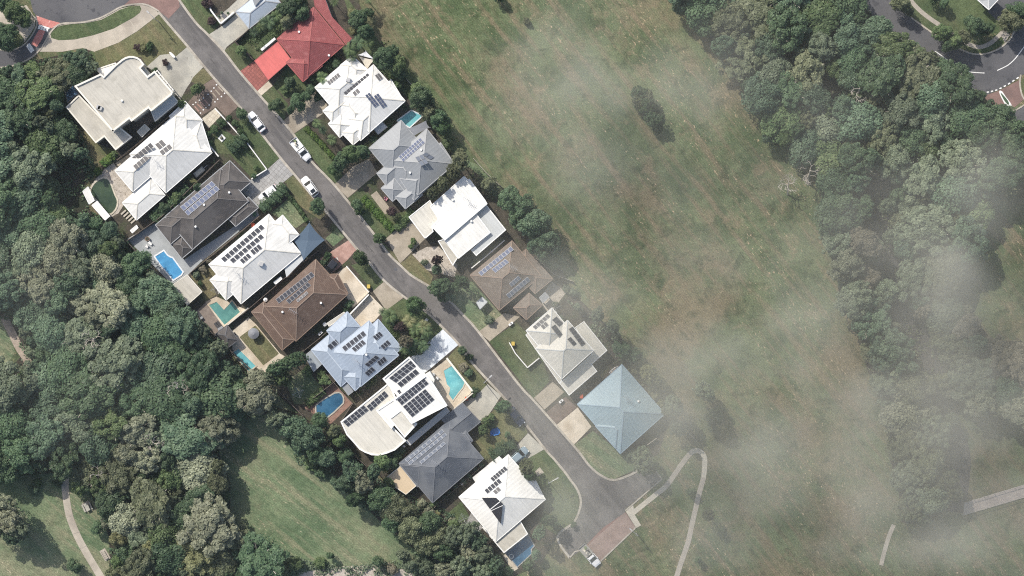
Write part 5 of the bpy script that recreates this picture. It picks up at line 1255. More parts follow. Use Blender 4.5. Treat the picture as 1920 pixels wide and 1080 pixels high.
for (x0,w0,z0),(x1,w1,z1) in zip(st, st[1:]):
    for s in (-1, 1):
        b.poly([c+d*x0+n*w0*s+Vector((0,0,z0)), c+d*x1+n*w1*s+Vector((0,0,z1)), c+d*x1+n*w1*.5*s+Vector((0,0,.12)), c+d*x0+n*w0*.5*s+Vector((0,0,.12))])
    b.poly([c+d*x0-n*w0*.5+Vector((0,0,.13)), c+d*x1-n*w1*.5+Vector((0,0,.13)), c+d*x1+n*w1*.5+Vector((0,0,.13)), c+d*x0+n*w0*.5+Vector((0,0,.13))])
    b.poly([c+d*x0-n*w0+Vector((0,0,z0)), c+d*x1-n*w1+Vector((0,0,z1)), c+d*x1-n*w1*.75+Vector((0,0,z1)), c+d*x0-n*w0*.75+Vector((0,0,z0))]); b.poly([c+d*x0+n*w0+Vector((0,0,z0)), c+d*x1+n*w1+Vector((0,0,z1)), c+d*x1+n*w1*.75+Vector((0,0,z1)), c+d*x0+n*w0*.75+Vector((0,0,z0))])
b.build('hull', 'white_plastic', e)
for s in (-.6, .3):
    b = MB(); b.bar(c+d*s-n*.38+Vector((0,0,.5)), c+d*s+n*.38+Vector((0,0,.5)), .25, .05); b.build('seat', 'pale_fence', e)
e = empty('trailer', P(375,322), 'low trailer with covered load in the side yard of the long white house', 'trailer'); c = P(375,322); d = Vector((.76,.65,0))
b = MB(); b.bar(c-d*1.3+Vector((0,0,.6)), c+d*1.1+Vector((0,0,.6)), 1.1, .35); b.build('body', 'tray_metal', e); b = MB(); b.bar(c-d*1.0+Vector((0,0,.85)), c+d*.8+Vector((0,0,.85)), .8, .25); b.build('load', 'beige_sail', e); b = MB(); b.bar(c+d*1.1+Vector((0,0,.45)), c+d*2.0+Vector((0,0,.45)), .1, .1); b.build('drawbar', 'steel_pole', e)
for s in (-1, 1):
    b = MB(); n = Vector((-.65,.76,0))*s*.6; b.tube([c+n*.9+Vector((0,0,.3)), c+n*1.15+Vector((0,0,.3))], [.3,.3], 12); b.build('wheel', 'tyre_rubber', e)
wheelie_bin('wheelie bin with yellow lid on the verge beside the cream forecourt', 691.5, 537, 'yellow_plastic')
wheelie_bin('yellow-lidded bin against the wall end of the pale two-storey house', 962, 644, 'yellow_plastic')
wheelie_bin('red-lidded bin beside the driveway wall of the slate house', 875, 747, 'red_plastic')
wheelie_bin('green bin under the side eaves of the dark tiled house', 478, 402, 'green_plastic')
wheelie_bin('orange-red bin in the side yard of the sky-blue house', 1090, 743, 'red_plastic')
wheelie_bin('red-lidded bin beside the fence of the white panelled house', 475, 422, 'red_plastic')
wheelie_bin('dark bin on the street side behind the loaded white ute', 550, 263, 'dark_plastic')
e = empty('playhouse', P(724,373), 'little pink play seat in the grey house garden', 'toy'); c = P(724,373); b = MB(); b.prism([(c.x-.4,c.y-.1),(c.x+.1,c.y-.4),(c.x+.4,c.y+.1),(c.x-.1,c.y+.4)], .1, .5); b.build('seat', 'pink_plastic', e); b = MB(); b.bar(c+Vector((-.4,.1,.7)), c+Vector((-.1,.45,.7)), .08, .5); b.build('backrest', 'pink_plastic', e)
for lb, x, y in (('white round rainwater tank beside the brown tiled house', 499, 562), ('white round tank in the side yard of the blue-grey house', 610, 608)):
    e = empty('water_tank', P(x, y), lb, 'tank'); b = MB(); b.disc(P(x, y), .42, 0, 1.6, 16); b.disc(P(x, y), .42, 1.6, 1.75, 16, 0, .12); b.build('shell', 'white_plastic', e); b = MB(); b.disc(P(x, y), .12, 1.75, 1.82, 10); b.build('lid', 'grey_trim', e)
canopy('shed', 'narrow cream lean-to along the side of the blue-grey house', 'shed', [(613,606),(645,585),(649,590),(617,612)], 2.2, 'cream_metal', 'cream_trim')
canopy('shed', 'small pale shed on the lawn before the grey-brown house', 'shed', [(893,567),(904,557),(914,566),(900,580)], 2.1, 'pale_grey_metal', 'grey_trim')
canopy('shed', 'grey shed roof beside the hipped wing of the grey-brown house', 'shed', [(1011,558),(1022,548),(1030,557),(1018,568)], 2.2, 'mid_grey_metal', 'grey_trim')
canopy('shed', 'narrow white lean-to beside the white panelled house', 'shed', [(513,529),(526,519),(529,523),(517,533)], 2.2, 'white_metal')
# cars
ST = (31, 40)
car('white sedan parked at the western kerb near the clipped balls', 481.5, 229, (481.5-31, 229-40), 'white_paint', 'sedan')
car('white ute with a loaded tray parked at the eastern kerb', 564.5, 281, (564.5+31, 281+38), 'white_paint', 'ute', load=True, L=5.2)
car('white hatchback with a dark glass roof parked at the western kerb', 581.5, 350, (581.5-31, 350-42), 'white_paint', 'suv', roof_glass=True, L=4.6)
car('white car on the grey paver driveway half under the hedge', 504, 363, (504-38, 363+30), 'white_paint', 'suv', L=4.5, roof_glass=False)
car('black car standing on the pink brick driveway', 621, 500, (621-28, 500+34), 'black_paint', 'suv', L=3.9)
car('dark navy car at the kerb under the street tree', 967.5, 780, (967.5+31, 780+40), 'navy_paint', 'sedan', L=4.4)
car('silver-blue car on the driveway of the southern white house', 973.5, 853, (973.5+38, 853-33), 'silver_blue_paint', 'suv', L=4.2)
car('white ute with an open grey tray beside the red parking bay', 1106, 1041, (1106+31, 1041+36), 'white_paint', 'ute', load='grey', L=5.3)
# lamps and poles
lamp('street lamp on the mansion lawn by the footpath', 299, 42, (290, 33), 6.5)
lamp('street lamp on the verge beside the slate house driveway', 908, 716, (918, 706), 6.5)
lamp('street lamp beyond the kerb of the red parking bay', 1193, 999, (1183, 990), 6.)
lamp('street lamp on the shaded lawn beside the turning head', 1028, 902, (1040, 895), 5.5)
# walls and fences
wall('garden_wall', 'white rendered front wall stepping round the garden of the pale two-storey house', [(955,642),(966,662),(989,689),(1011,671)], 1.2, .2, 'white_wall', 'wall')
wall('garden_wall', 'white garden wall behind the clipped balls', [(404,204),(430,232),(453,258)], 1.1, .22, 'white_wall', 'wall')
wall('garden_wall', 'white low wall at the front corner of the long white house', [(384,262),(411,294)], 1.2, .25, 'white_wall', 'wall')
wall('garden_wall', 'white garden wall zigzagging beside the pale concrete driveway at the north border', [(385,-5),(397,21),(415,45),(440,24)], 1.2, .3, 'white_wall', 'wall')
wall('garden_wall', 'grey wall on the street side of the turquoise pool', [(838,671),(887,734)], 1.5, .3, 'grey_wall', 'wall', capmat='cream_trim')
wall('garden_wall', 'cream wall end between the turquoise pool and the driveway', [(887,736),(848,769)], 1.5, .25, 'cream_wall', 'wall')
wall('garden_wall', 'thin white wall between skillion-roofed and grey-brown houses', [(884,503),(910,482),(946,451)], 1.4, .2, 'white_wall', 'wall')
wall('garden_wall', 'white wall along the driveway under the blue-grey garage', [(654,592),(692,552)], 1.4, .28, 'white_wall', 'wall')
wall('garden_wall', 'pale wall edging the square front lawn and cream forecourt', [(650,499),(692,548)], .9, .2, 'white_wall', 'wall')
wall('garden_wall', 'white thin wall round the half shaded walled lawn', [(464,268),(501,318),(472,336)], 1.0, .2, 'white_wall', 'wall')
wall('garden_wall', 'cream wall separating teal pool and brown tiled house', [(405,628),(467,577)], 1.6, .25, 'cream_wall', 'wall')
FN = [('dark timber back fence between the grey terrace and the wood', [(236,449),(352,573)]), ('dark back fence between the timber deck and the wood', [(352,573),(404,630)]), ('back fence below the gazebo and narrow pool', [(404,630),(497,716)]),
 ('side fence between brown tiled and blue-grey houses', [(565,662),(600,634),(640,600)]), ('side fence between long white and dark tiled houses', [(240,452),(305,406),(413,300)]), ('side fence between dark tiled and white panelled houses', [(358,512),(420,462),(488,405)]),
 ('dark fence along the garden beside the coral carport', [(443,80),(477,114)]), ('side fence between the pale driveway and the red house garden', [(443,79),(467,57),(540,0)]), ('side fence between mansion and long white house', [(222,300),(262,268),(320,218)]),
 ('back fence of the deep blue pool garden', [(525,735),(570,780)]), ('side fence between blue-grey and stepped white houses', [(640,790),(662,756),(612,700)]), ('side fence between white panelled and brown tiled houses', [(455,590),(560,500),(598,470)]),
 ('dark back fence of the stepped white house in the trees', [(640,830),(690,875)]), ('back fence of the southern white house', [(812,955),(850,1000)]), ('fence between slate and southern white houses', [(815,950),(905,872)]), ('short fence beside the brown deck', [(590,745),(632,712)])]
for lb, ln in FN: wall('timber_fence', lb, ln, 1.7, .08, 'fence_timber', 'fence', post=2.4)
for lb, ln in (('pale back fence along the park behind the mid-grey house', [(888,298),(912,325),(942,352)]), ('pale back fence stub behind the white hip-roofed house', [(758,144),(777,165)]), ('pale fence curving behind the grey-brown house', [(1003,482),(1040,515),(1075,528)]), ('short pale fence on the field east of the sky-blue house', [(1284,804),(1306,827)]), ('pale fence beside the sky-blue house side yard', [(1214,833),(1231,821)])):
    wall('pale_fence', lb, ln, 1.2, .07, 'pale_fence', 'fence', post=2.2)

# side-yard clutter
for i, (x, y, lb) in enumerate(((330,378,'white air conditioner box under the side eaves of the long white house'),(452,548,'air conditioner box beside the back wing of the white panelled house'),(601,625,'air conditioner box in the shadow between brown tiled and blue-grey houses'),(704,742,'air conditioner box between blue-grey and stepped white houses'),(780,262,'air conditioner box behind the mid-grey house'),(925,470,'air conditioner box behind the skillion-roofed house'),(958,607,'air conditioner box at the front corner of the grey-brown house'),(756,838,'air conditioner box on the shaded side of the stepped white house'),(868,905,'air conditioner box between slate and southern white houses'),(1052,752,'air conditioner box at the lower corner of the pale two-storey house'))):
    e = empty('air_conditioner', P(x, y), lb, 'air conditioner', 'air conditioners'); c = P(x, y); d = Vector((.76, .65, 0))
    b = MB(); b.bar(c-d*.5+Vector((0,0,.4)), c+d*.5+Vector((0,0,.4)), .45, .75); b.build('case', 'white_plastic', e); b = MB(); b.disc(c, .17, .775, .80, 12); b.build('fan_grille', 'dark_plastic', e)
for x, y, lb in ((408,540,'rotary clothesline on the narrow back lawn of the white panelled house'),(560,735,'rotary clothesline on the back lawn beside the deep blue pool'),(870,972,'rotary clothesline at the end of the striped side lawn'),(1040,578,'rotary clothesline in the brown side yard of the grey-brown house')):
    e = empty('clothesline', P(x, y), lb, 'clothesline', 'rotary clotheslines'); c = P(x, y); b = MB(); b.tube([c, c+Vector((0, 0, 1.9))], [.04, .03], 6); b.build('pole', 'steel_pole', e)
    b = MB()
    for k in range(4):
        a = k*1.5708+.4; t = c+Vector((math.cos(a)*1.3, math.sin(a)*1.3, 2.0)); b.bar(c+Vector((0,0,1.75)), t, .05, .05)
        for r_ in (.45, .75, 1.): b.bar(c+(t-c)*r_+Vector((0,0,(1-r_)*1.8)), c+Vector((math.cos(a+1.5708)*1.3*r_, math.sin(a+1.5708)*1.3*r_, 2.*r_+(1-r_)*1.8)), .02, .02)
    b.build('arm_frame', 'steel_pole', e)
for x, y, lb in ((813,702,'white outdoor chair on the upper deck of the turquoise street-side pool'),(820,709,'white outdoor chair beside the round deck table of the street-side pool'),(276,462,'white chair at the lower side of the terrace pot'),(440,627,'dark chair at the corner of the gazebo lawn'),(650,703,'dark chair on the brown deck beside the blue-grey house'),(800,600,'pale seat under the palms by the white painted driveway')):
    e = empty('garden_chair', P(x, y), lb, 'chair', 'garden chairs'); c = P(x, y); m = 'dark_plastic' if 'dark' in lb else 'white_plastic'
    b = MB(); b.bar(c+Vector((-.25,.15,.42)), c+Vector((.25,-.15,.42)), .5, .06); b.build('seat', m, e); b = MB(); b.bar(c+Vector((-.1,.38,.7)), c+Vector((.4,.08,.7)), .05, .55); b.build('backrest', m, e)
    for sx, sy in ((-.22,-.1),(.22,-.28),(.3,.1),(-.12,.32)):
        b = MB(); b.bar((c.x+sx, c.y+sy, .05), (c.x+sx, c.y+sy, .42), .05, .05); b.build('leg', m, e)
e = empty('pool_cleaner_hose', P(959,1043), 'white ring of cleaner hose on the water of the navy pool', 'pool hose'); b = MB(); c = P(959,1043)  # white ring added for the pool cleaner hose
b.tube([c+Vector((math.cos(k*.5236)*.42, math.sin(k*.5236)*.42, .16)) for k in range(13)], [.10]*13, 8); b.build('ring', 'white_plastic', e)
# ================================================================ VEGETATION
T = plant
# street and garden trees, traced one by one: x, y, radius, kind, colour
YARD = [
 (595,387,17,'rounded','dark'),(676,484,16,'rounded','deep'),(824,538,21,'rounded','dark'),(712,447,12,'small','deep'),(777,572,20,'rounded','deep'),(866,657,9.5,'small','dark'),(945,762,16,'rounded','dark'),(670,384,13,'small','dark'),(676,396,10,'small','deep'),
 (453,214,13,'small','dark'),(513,199,13,'small','dark'),(556,192,17,'rounded','dark'),(575,180,12,'small','dark'),(545,205,10,'small','dark'),
 (640,302,20,'rounded','dark'),(657,290,20,'rounded','mid'),(678,283,15,'rounded','dark'),(625,318,13,'small','deep'),(735,397,11,'small','purple'),
 (720,108,23,'rounded','dark'),(744,123,20,'rounded','mid'),(735,95,14,'small','dark'),(752,140,13,'small','dark'),(743,160,11,'small','mid'),(789,182,25,'rounded','dark'),(805,207,18,'rounded','olive'),(822,222,20,'rounded','dark'),(832,240,16,'rounded','deep'),(780,170,14,'small','mid'),
 (672,35,20,'rounded','dark'),(685,58,17,'rounded','dark'),(660,25,12,'small','yellow'),(662,58,9,'bush','yellow'),(692,22,10,'small','dark'),(545,12,24,'rounded','dark'),(567,25,18,'rounded','dark'),(538,38,17,'rounded','olive'),(560,2,16,'rounded','deep'),
 (838,268,14,'small','mid'),(862,300,22,'gum','olive'),(850,322,16,'feathery','olive'),(830,345,14,'feathery','olive'),(812,362,13,'feathery','olive'),(916,345,16,'rounded','olive'),(925,358,11,'small','dark'),(955,372,25,'rounded','dark'),(978,390,27,'rounded','dark'),(968,408,20,'rounded','dark'),(1000,420,31,'broad','blue'),(1028,452,27,'broad','blue'),(1005,460,20,'broad','blue'),(1020,480,14,'gum','blue'),
 (820,488,11,'feathery','purple'),(818,505,12,'small','blue'),(796,491,7,'bush','grey'),(850,540,13,'small','dark'),(868,528,15,'feathery','dark'),(845,555,12,'small','blue'),(830,556,13,'small','dark'),
 (1215,698,18,'feathery','yellow'),(1192,692,11,'bush','yellow'),(1232,715,13,'feathery','olive'),(1228,740,12,'bush','yellow'),(1240,757,10,'bush','yellow'),(1222,728,10,'bush','olive'),(1170,655,20,'rounded','dark'),(1190,668,15,'rounded','dark'),(1148,612,16,'gum','grey'),(1120,590,14,'gum','grey'),(1155,632,11,'small','grey'),
 (1204,864,25,'feathery','grey'),(1218,878,13,'feathery','dark'),(1180,850,12,'bush','grey'),(1248,770,12,'small','grey'),(1272,802,19,'feathery','grey'),(1264,760,22,'gum','grey'),(1322,735,21,'gum','grey'),(1338,782,20,'feathery','dark'),(1335,800,13,'small','grey'),
 (1327,965,14,'feathery','olive'),(1309,1050,8,'small','dark'),(1295,922,9,'small','dark'),(1012,600,8,'small','dark'),(1083,575,9,'small','grey'),
 (986,876,16,'feathery','olive'),(993,893,13,'feathery','dark'),(1000,915,10,'bush','dark'),(1012,1000,15,'feathery','blue'),(1028,976,14,'feathery','dark'),(1005,1040,12,'small','blue'),(1042,985,9,'bush','dark'),(1075,984,7,'bush','dark'),(990,1060,13,'small','dark'),
 (340,195,10,'small','mid'),(367,168,13,'small','mid'),(375,162,10,'small','olive'),(268,90,9,'bush','yellow'),(258,88,8,'bush','purple'),(280,87,10,'bush','deep'),(310,117,7,'bush','purple'),(290,131,6,'bush','deep'),
 (28,22,24,'rounded','mid'),(48,34,17,'rounded','mid'),(8,72,26,'rounded','dark'),(20,58,15,'rounded','dark'),(6,8,18,'rounded','dark'),
 (388,5,12,'bush','purple'),(398,38,9,'bush','purple'),(460,30,6,'bush','brown'),(453,95,11,'small','mid'),(545,155,13,'small','dark'),(535,168,9,'bush','mid'),
 (595,180,9,'bush','dark'),(520,190,8,'bush','dark'),(583,168,12,'small','dark'),(612,160,8,'bush','dark'),
 (520,262,0,'bush','dark'),(480,315,6,'bush','mid'),(476,330,6,'bush','dark'),
 (350,330,9,'bush','mid'),(370,352,10,'small','dark'),(330,372,11,'small','mid'),(310,390,11,'small','dark'),(345,358,8,'bush','dark'),(295,395,9,'bush','dark'),(362,340,8,'bush','yellow'),
 (380,505,9,'bush','brown'),(368,515,8,'bush','grey'),(392,490,8,'bush','brown'),(375,532,6,'bush','deep'),
 (578,695,12,'bush','mid'),(608,712,13,'bush','mid'),(602,700,10,'bush','mid'),(520,690,22,'feathery','dark'),(545,680,20,'feathery','dark'),(560,672,16,'feathery','dark'),(530,708,17,'feathery','mid'),(505,708,16,'feathery','grey'),
 (735,600,12,'small','dark'),(752,612,12,'small','purple'),(760,640,14,'feathery','brown'),(775,640,13,'small','mid'),(790,645,13,'small','dark'),(800,632,12,'small','dark'),(770,658,11,'small','dark'),(785,655,10,'small','mid'),(757,626,10,'bush','brown'),
 (870,690,10,'bush','brown'),(878,700,9,'bush','dark'),(880,670,8,'bush','deep'),(890,733,8,'bush','dark'),
 (914,790,9,'small','mid'),(922,783,8,'bush','mid'),(906,805,11,'small','mid'),(920,795,9,'bush','dark'),(952,816,8,'small','dark'),
 (815,945,9,'bush','mid'),(790,945,11,'small','pale'),(805,960,12,'small','pale'),(820,968,9,'bush','yellow'),(800,975,9,'bush','brown'),(848,975,7,'bush','pale'),(852,982,7,'bush','brown'),
 (888,740,6,'bush','deep'),(745,858,10,'bush','dark'),(735,870,12,'small','dark'),(716,868,18,'rounded','mid'),
 (205,298,11,'bush','bright'),(196,305,9,'bush','bright'),(182,322,9,'bush','bright'),(212,290,8,'bush','mid'),
 (700,262,10,'bush','dark'),(716,268,7,'bush','dark'),(690,270,8,'bush','yellow'),(660,252,8,'bush','dark'),(655,240,7,'bush','dark'),
 (1062,540,8,'bush','grey'),(1075,548,9,'bush','grey'),(1050,600,9,'bush','grey'),(1040,570,7,'bush','olive'),
 (640,640,0,'bush','dark'),(655,570,9,'bush','dark'),(648,582,7,'bush','deep'),(615,480,9,'bush','deep'),(608,492,8,'bush','dark'),
 (840,600,0,'bush','dark'),(918,600,10,'bush','grey'),(930,545,7,'bush','grey'),(775,452,7,'bush','mid'),(770,462,6,'bush','mid'),
 (62,918,12,'bush','blue'),(182,990,14,'small','dark'),(140,1062,15,'small','dark'),(70,905,9,'bush','mid'),(152,910,19,'rounded','mid'),(107,905,10,'bush','dark'),
 (708,1052,13,'small','dark'),(620,1042,8,'small','dark'),(552,1058,17,'small','mid'),(600,1055,13,'bush','mid'),(735,1068,12,'bush','brown'),
 (1690,5,19,'rounded','olive'),(1704,20,12,'small','olive'),(1770,60,19,'rounded','mid'),(1790,78,18,'rounded','mid'),(1808,70,16,'rounded','olive'),(1778,85,14,'rounded','dark'),(1830,48,19,'rounded','dark'),(1850,55,15,'rounded','dark'),(1818,40,13,'small','dark'),(1895,42,25,'rounded','olive'),(1912,20,24,'rounded','dark'),(1770,5,12,'small','dark'),(1752,-2,12,'small','deep'),(935,-5,12,'small','dark'),(988,40,8,'bush','olive'),
]
for x, y, r, k, t in YARD:
    if r > 0: T(x, y, r, k, t)
for x, y, r, k, t in ((1200,176,17,'feathery','dark'),(1216,182,13,'feathery','olive'),(1196,190,13,'feathery','olive'),(1236,226,12,'feathery','dark'),(1211,196,19,'feathery','deep'),(1222,222,18,'feathery','dark'),(1232,240,11,'small','deep'),(1196,198,10,'small','dark'),(1230,205,10,'small','deep')): T(x, y, r, k, t, hscale=.5)
# southern tree belt behind the gardens
BELT = [(562,838,17,'broad','blue'),(582,872,13,'bush','mid'),(548,822,14,'small','dark'),(600,886,12,'bush','dark'),(630,905,14,'small','blue'),(520,785,21,'gum','grey'),(548,800,27,'broad','blue'),(578,818,32,'broad','blue'),(600,790,18,'rounded','dark'),(625,808,15,'rounded','olive'),(636,828,14,'rounded','mid'),(612,860,22,'broad','blue'),(590,850,20,'broad','dark'),(648,858,16,'rounded','dark'),(660,885,24,'gum','blue'),(680,905,25,'gum','pale'),(650,905,20,'broad','blue'),(700,885,17,'gum','blue'),
 (668,935,18,'broad','dark'),(712,935,28,'broad','dark'),(740,950,30,'broad','olive'),(760,965,28,'broad','olive'),(735,975,26,'broad','dark'),(775,990,30,'broad','olive'),(800,985,27,'broad','dark'),(815,1010,30,'broad','olive'),(795,1020,26,'broad','olive'),(830,1035,24,'broad','dark'),(850,1005,22,'gum','grey'),(875,1000,24,'gum','grey'),(895,1015,22,'gum','blue'),(905,1040,25,'gum','grey'),(880,1035,22,'gum','pale'),(930,1060,20,'gum','blue'),(865,1060,23,'gum','grey'),(905,1075,22,'gum','grey'),(835,1070,20,'gum','pale'),(800,1065,17,'gum','grey'),(770,1058,18,'gum','grey'),(850,985,14,'small','mid'),(950,1075,16,'small','dark'),(755,1040,14,'gum','grey'),(730,905,14,'small','mid'),(722,915,12,'small','blue')]
for x, y, r, k, t in BELT: T(x, y, r, k, t, group='trees of the southern belt')
PALMS = [(505,42,19,'dark'),(520,30,15,'mid'),(490,52,13,'mid'),(478,62,13,'dark'),(657,95,19,'mid'),(672,80,18,'dark'),(660,108,13,'mid'),(604,146,15,'mid'),(630,120,10,'dark'),(732,592,18,'mid'),(718,585,10,'dark'),(768,602,17,'yellow'),(780,618,17,'mid'),(795,612,17,'yellow'),(802,622,15,'mid'),(772,645,16,'dark'),(758,655,13,'mid'),(795,650,14,'dark'),(522,714,16,'dark'),(512,698,14,'grey'),(535,690,13,'mid'),(595,232,13,'mid'),(622,262,13,'mid'),(606,245,10,'dark'),(125,125,14,'mid'),(140,142,12,'yellow'),(118,138,12,'mid'),(690,0,14,'mid'),(628,5,12,'mid'),(693,82,13,'mid')]
for x, y, r, t in PALMS: T(x, y, r, 'palm', t)
for x, y, r in ((832,931,4.5),(842,924,5),(854,912,6),(868.5,902.5,6),(880,892,6),(892,881,5.6),(902,873,5.2)): T(x, y, r, 'ball', 'blue', 'round clipped ball shrub in a line')
for x, y, r in ((415,230,9.5),(401,241,9.5),(387,252,9),(429,221,7),(440,231,8),(451,246,7),(444,262,7.5),(392,268,7)): T(x, y, r, 'ball', 'deep', 'dark clipped ball shrub')
hedge('bright green clipped hedge strip on the verge beside the loaded white ute', [(573,239),(605,272),(627,297)], 1.1, 1.0, 'bright', 1)
hedge('bright green leafy hedge along the front of the grey house', [(680,370),(712,405),(738,432)], 1.5, 1.1, 'bright', 2)
hedge('mixed green hedge bordering the wide beige driveway', [(742,430),(760,412),(776,396)], 1.8, 1.3, 'mid', 3)
hedge('tall dark hedge between paver driveway and small front lawn', [(490,392),(508,378),(522,365),(538,350)], 2.3, 2.4, 'dark', 4, lump=.5)
hedge('low clipped street hedge in front of the small hedged lawn', [(541,366),(560,390),(576,415)], .9, .9, 'mid', 5)
hedge('tall dark hedge above the half shaded walled lawn', [(432,282),(448,270),(462,256)], 2.5, 2.6, 'dark', 6, lump=.5)
hedge('long rounded hedge beside the driveway of the silver-blue car', [(920,855),(942,842),(966,829)], 2.7, 2.5, 'dark', 7, lump=.5)
hedge('rounded clipped hedge beside the deep blue pool', [(575,758),(592,745),(608,732)], 1.6, 1.4, 'mid', 8)
hedge('narrow hedge along the pool side of the stepped white house', [(735,862),(748,850),(758,842)], 1.6, 1.5, 'dark', 9)
hedge('scrubby planting behind the pale back fence of the white skillion house', [(886,498),(915,474),(945,448)], 1.6, 1.0, 'olive', 10)
hedge('shrubby strip beside the brown timber steps of the long white house', [(285,412),(320,385),(355,352)], 2.2, 1.4, 'dark', 12, lump=.6)
hedge('dark hedge along the side of the red house', [(582,150),(612,128),(636,108)], 1.8, 1.6, 'deep', 13, lump=.5)
hedge('scrub under the eaves of the mid-grey house', [(795,352),(812,338),(835,318)], 2.4, 1.6, 'olive', 14, lump=.6)

# the two woods: every tree its own, packed crown to crown
def inside(x, y, poly):
    r = False; j = len(poly)-1
    for i in range(len(poly)):
        xi, yi = poly[i]; xj, yj = poly[j]
        if (yi > y) != (yj > y) and x < (xj-xi)*(y-yi)/(yj-yi)+xi: r = not r
        j = i
    return r
def wood(poly, box, n, tones, seed, group, avoid=(), rr=(13, 60), pack=.54):
    r = random.Random(seed); put = []
    for t in range(24000):
        if len(put) >= n: break
        x, y = r.uniform(box[0], box[1]), r.uniform(box[2], box[3]); f = t/24000
        rad = r.uniform(rr[0]+(rr[1]-rr[0])*max(0, .55-f*1.6), rr[1]-(rr[1]-rr[0])*min(.62, f*1.4))
        if not inside(x, y, poly) or not inside(x+rad*.55, y, poly) or not inside(x-rad*.55, y, poly) or not inside(x, y+rad*.55, poly) or not inside(x, y-rad*.55, poly): continue
        if any(math.hypot(x-a, y-b) < (rad+c)*pack for a, b, c in put): continue
        if any(math.hypot(x-a, y-b) < rad*.75+c for a, b, c in avoid): continue
        put.append((x, y, rad))
    for x, y, rad in put:
        tn = tones(x, y, r); k = r.choice(['broad', 'broad', 'gum'] if tn in ('deep', 'dark', 'mid', 'blue') else ['gum', 'gum', 'feathery', 'broad'])
        T(x, y, rad, k, tn, group=group, hscale=r.uniform(.66, .95)*(.62+.38*min(1.15, rad/38)))
    return len(put)
def west_tone(x, y, r):
    if y < 250 and x > 60: w = ['olive', 'dark', 'blue', 'grey', 'mid']
    elif y < 420: w = ['dark', 'dark', 'blue', 'blue', 'mid', 'blue', 'grey']
    elif y < 640: w = ['blue', 'dark', 'blue', 'mid', 'grey', 'blue', 'dark', 'grey', 'pale']
    elif y < 860: w = ['blue', 'grey', 'mid', 'dark', 'blue', 'dark', 'blue', 'grey', 'pale']
    else: w = ['grey', 'blue', 'dark', 'olive', 'pale', 'olive', 'mid', 'yellow', 'dark', 'dark']
    return r.choice(w)
def east_tone(x, y, r):
    if y < 240: w = ['dark', 'blue', 'mid', 'dark', 'blue', 'grey', 'olive']
    elif y < 420: w = ['blue', 'dark', 'grey', 'mid', 'dark', 'olive']
    else: w = ['grey', 'olive', 'grey', 'pale', 'brown', 'olive', 'blue']
    return r.choice(w)
path_gap = [(195,362,34),(165,370,18),(138,330,30),(148,378,26),(120,345,16),(188,395,16),(220,390,14),(250,430,12),(245,460,10),(290,500,8),(140,215,10),(150,250,8),(175,300,14),(135,175,6),(360,580,6),(400,630,8),(440,672,10),(470,700,8),(12,604,8),(27,632,8),(37,652,8),(48,672,6),(-10,640,26),(5,660,14),(125,900,6)]
nw = wood(WEST, (-40, 580, 70, 1095), 265, west_tone, 4, 'trees of the western wood', path_gap)
creek = [(1650,345,24),(1650,420,20),(1668,500,18),(1690,580,20),(1722,625,20),(1752,680,18),(1762,760,16),(1560,165,12),(1478,105,8),(1800,850,26)]
ne = wood(EAST, (1240, 1950, -30, 985), 185, east_tone, 9, 'trees of the eastern wood', creek)
for x, y, r, t in ((5,950,30,'pale'),(20,975,32,'pale'),(-2,985,28,'grey'),(40,990,26,'grey'),(22,1000,22,'blue'),(15,880,32,'dark')): T(x, y, r, 'gum' if t != 'dark' else 'rounded', t, group='trees of the park')
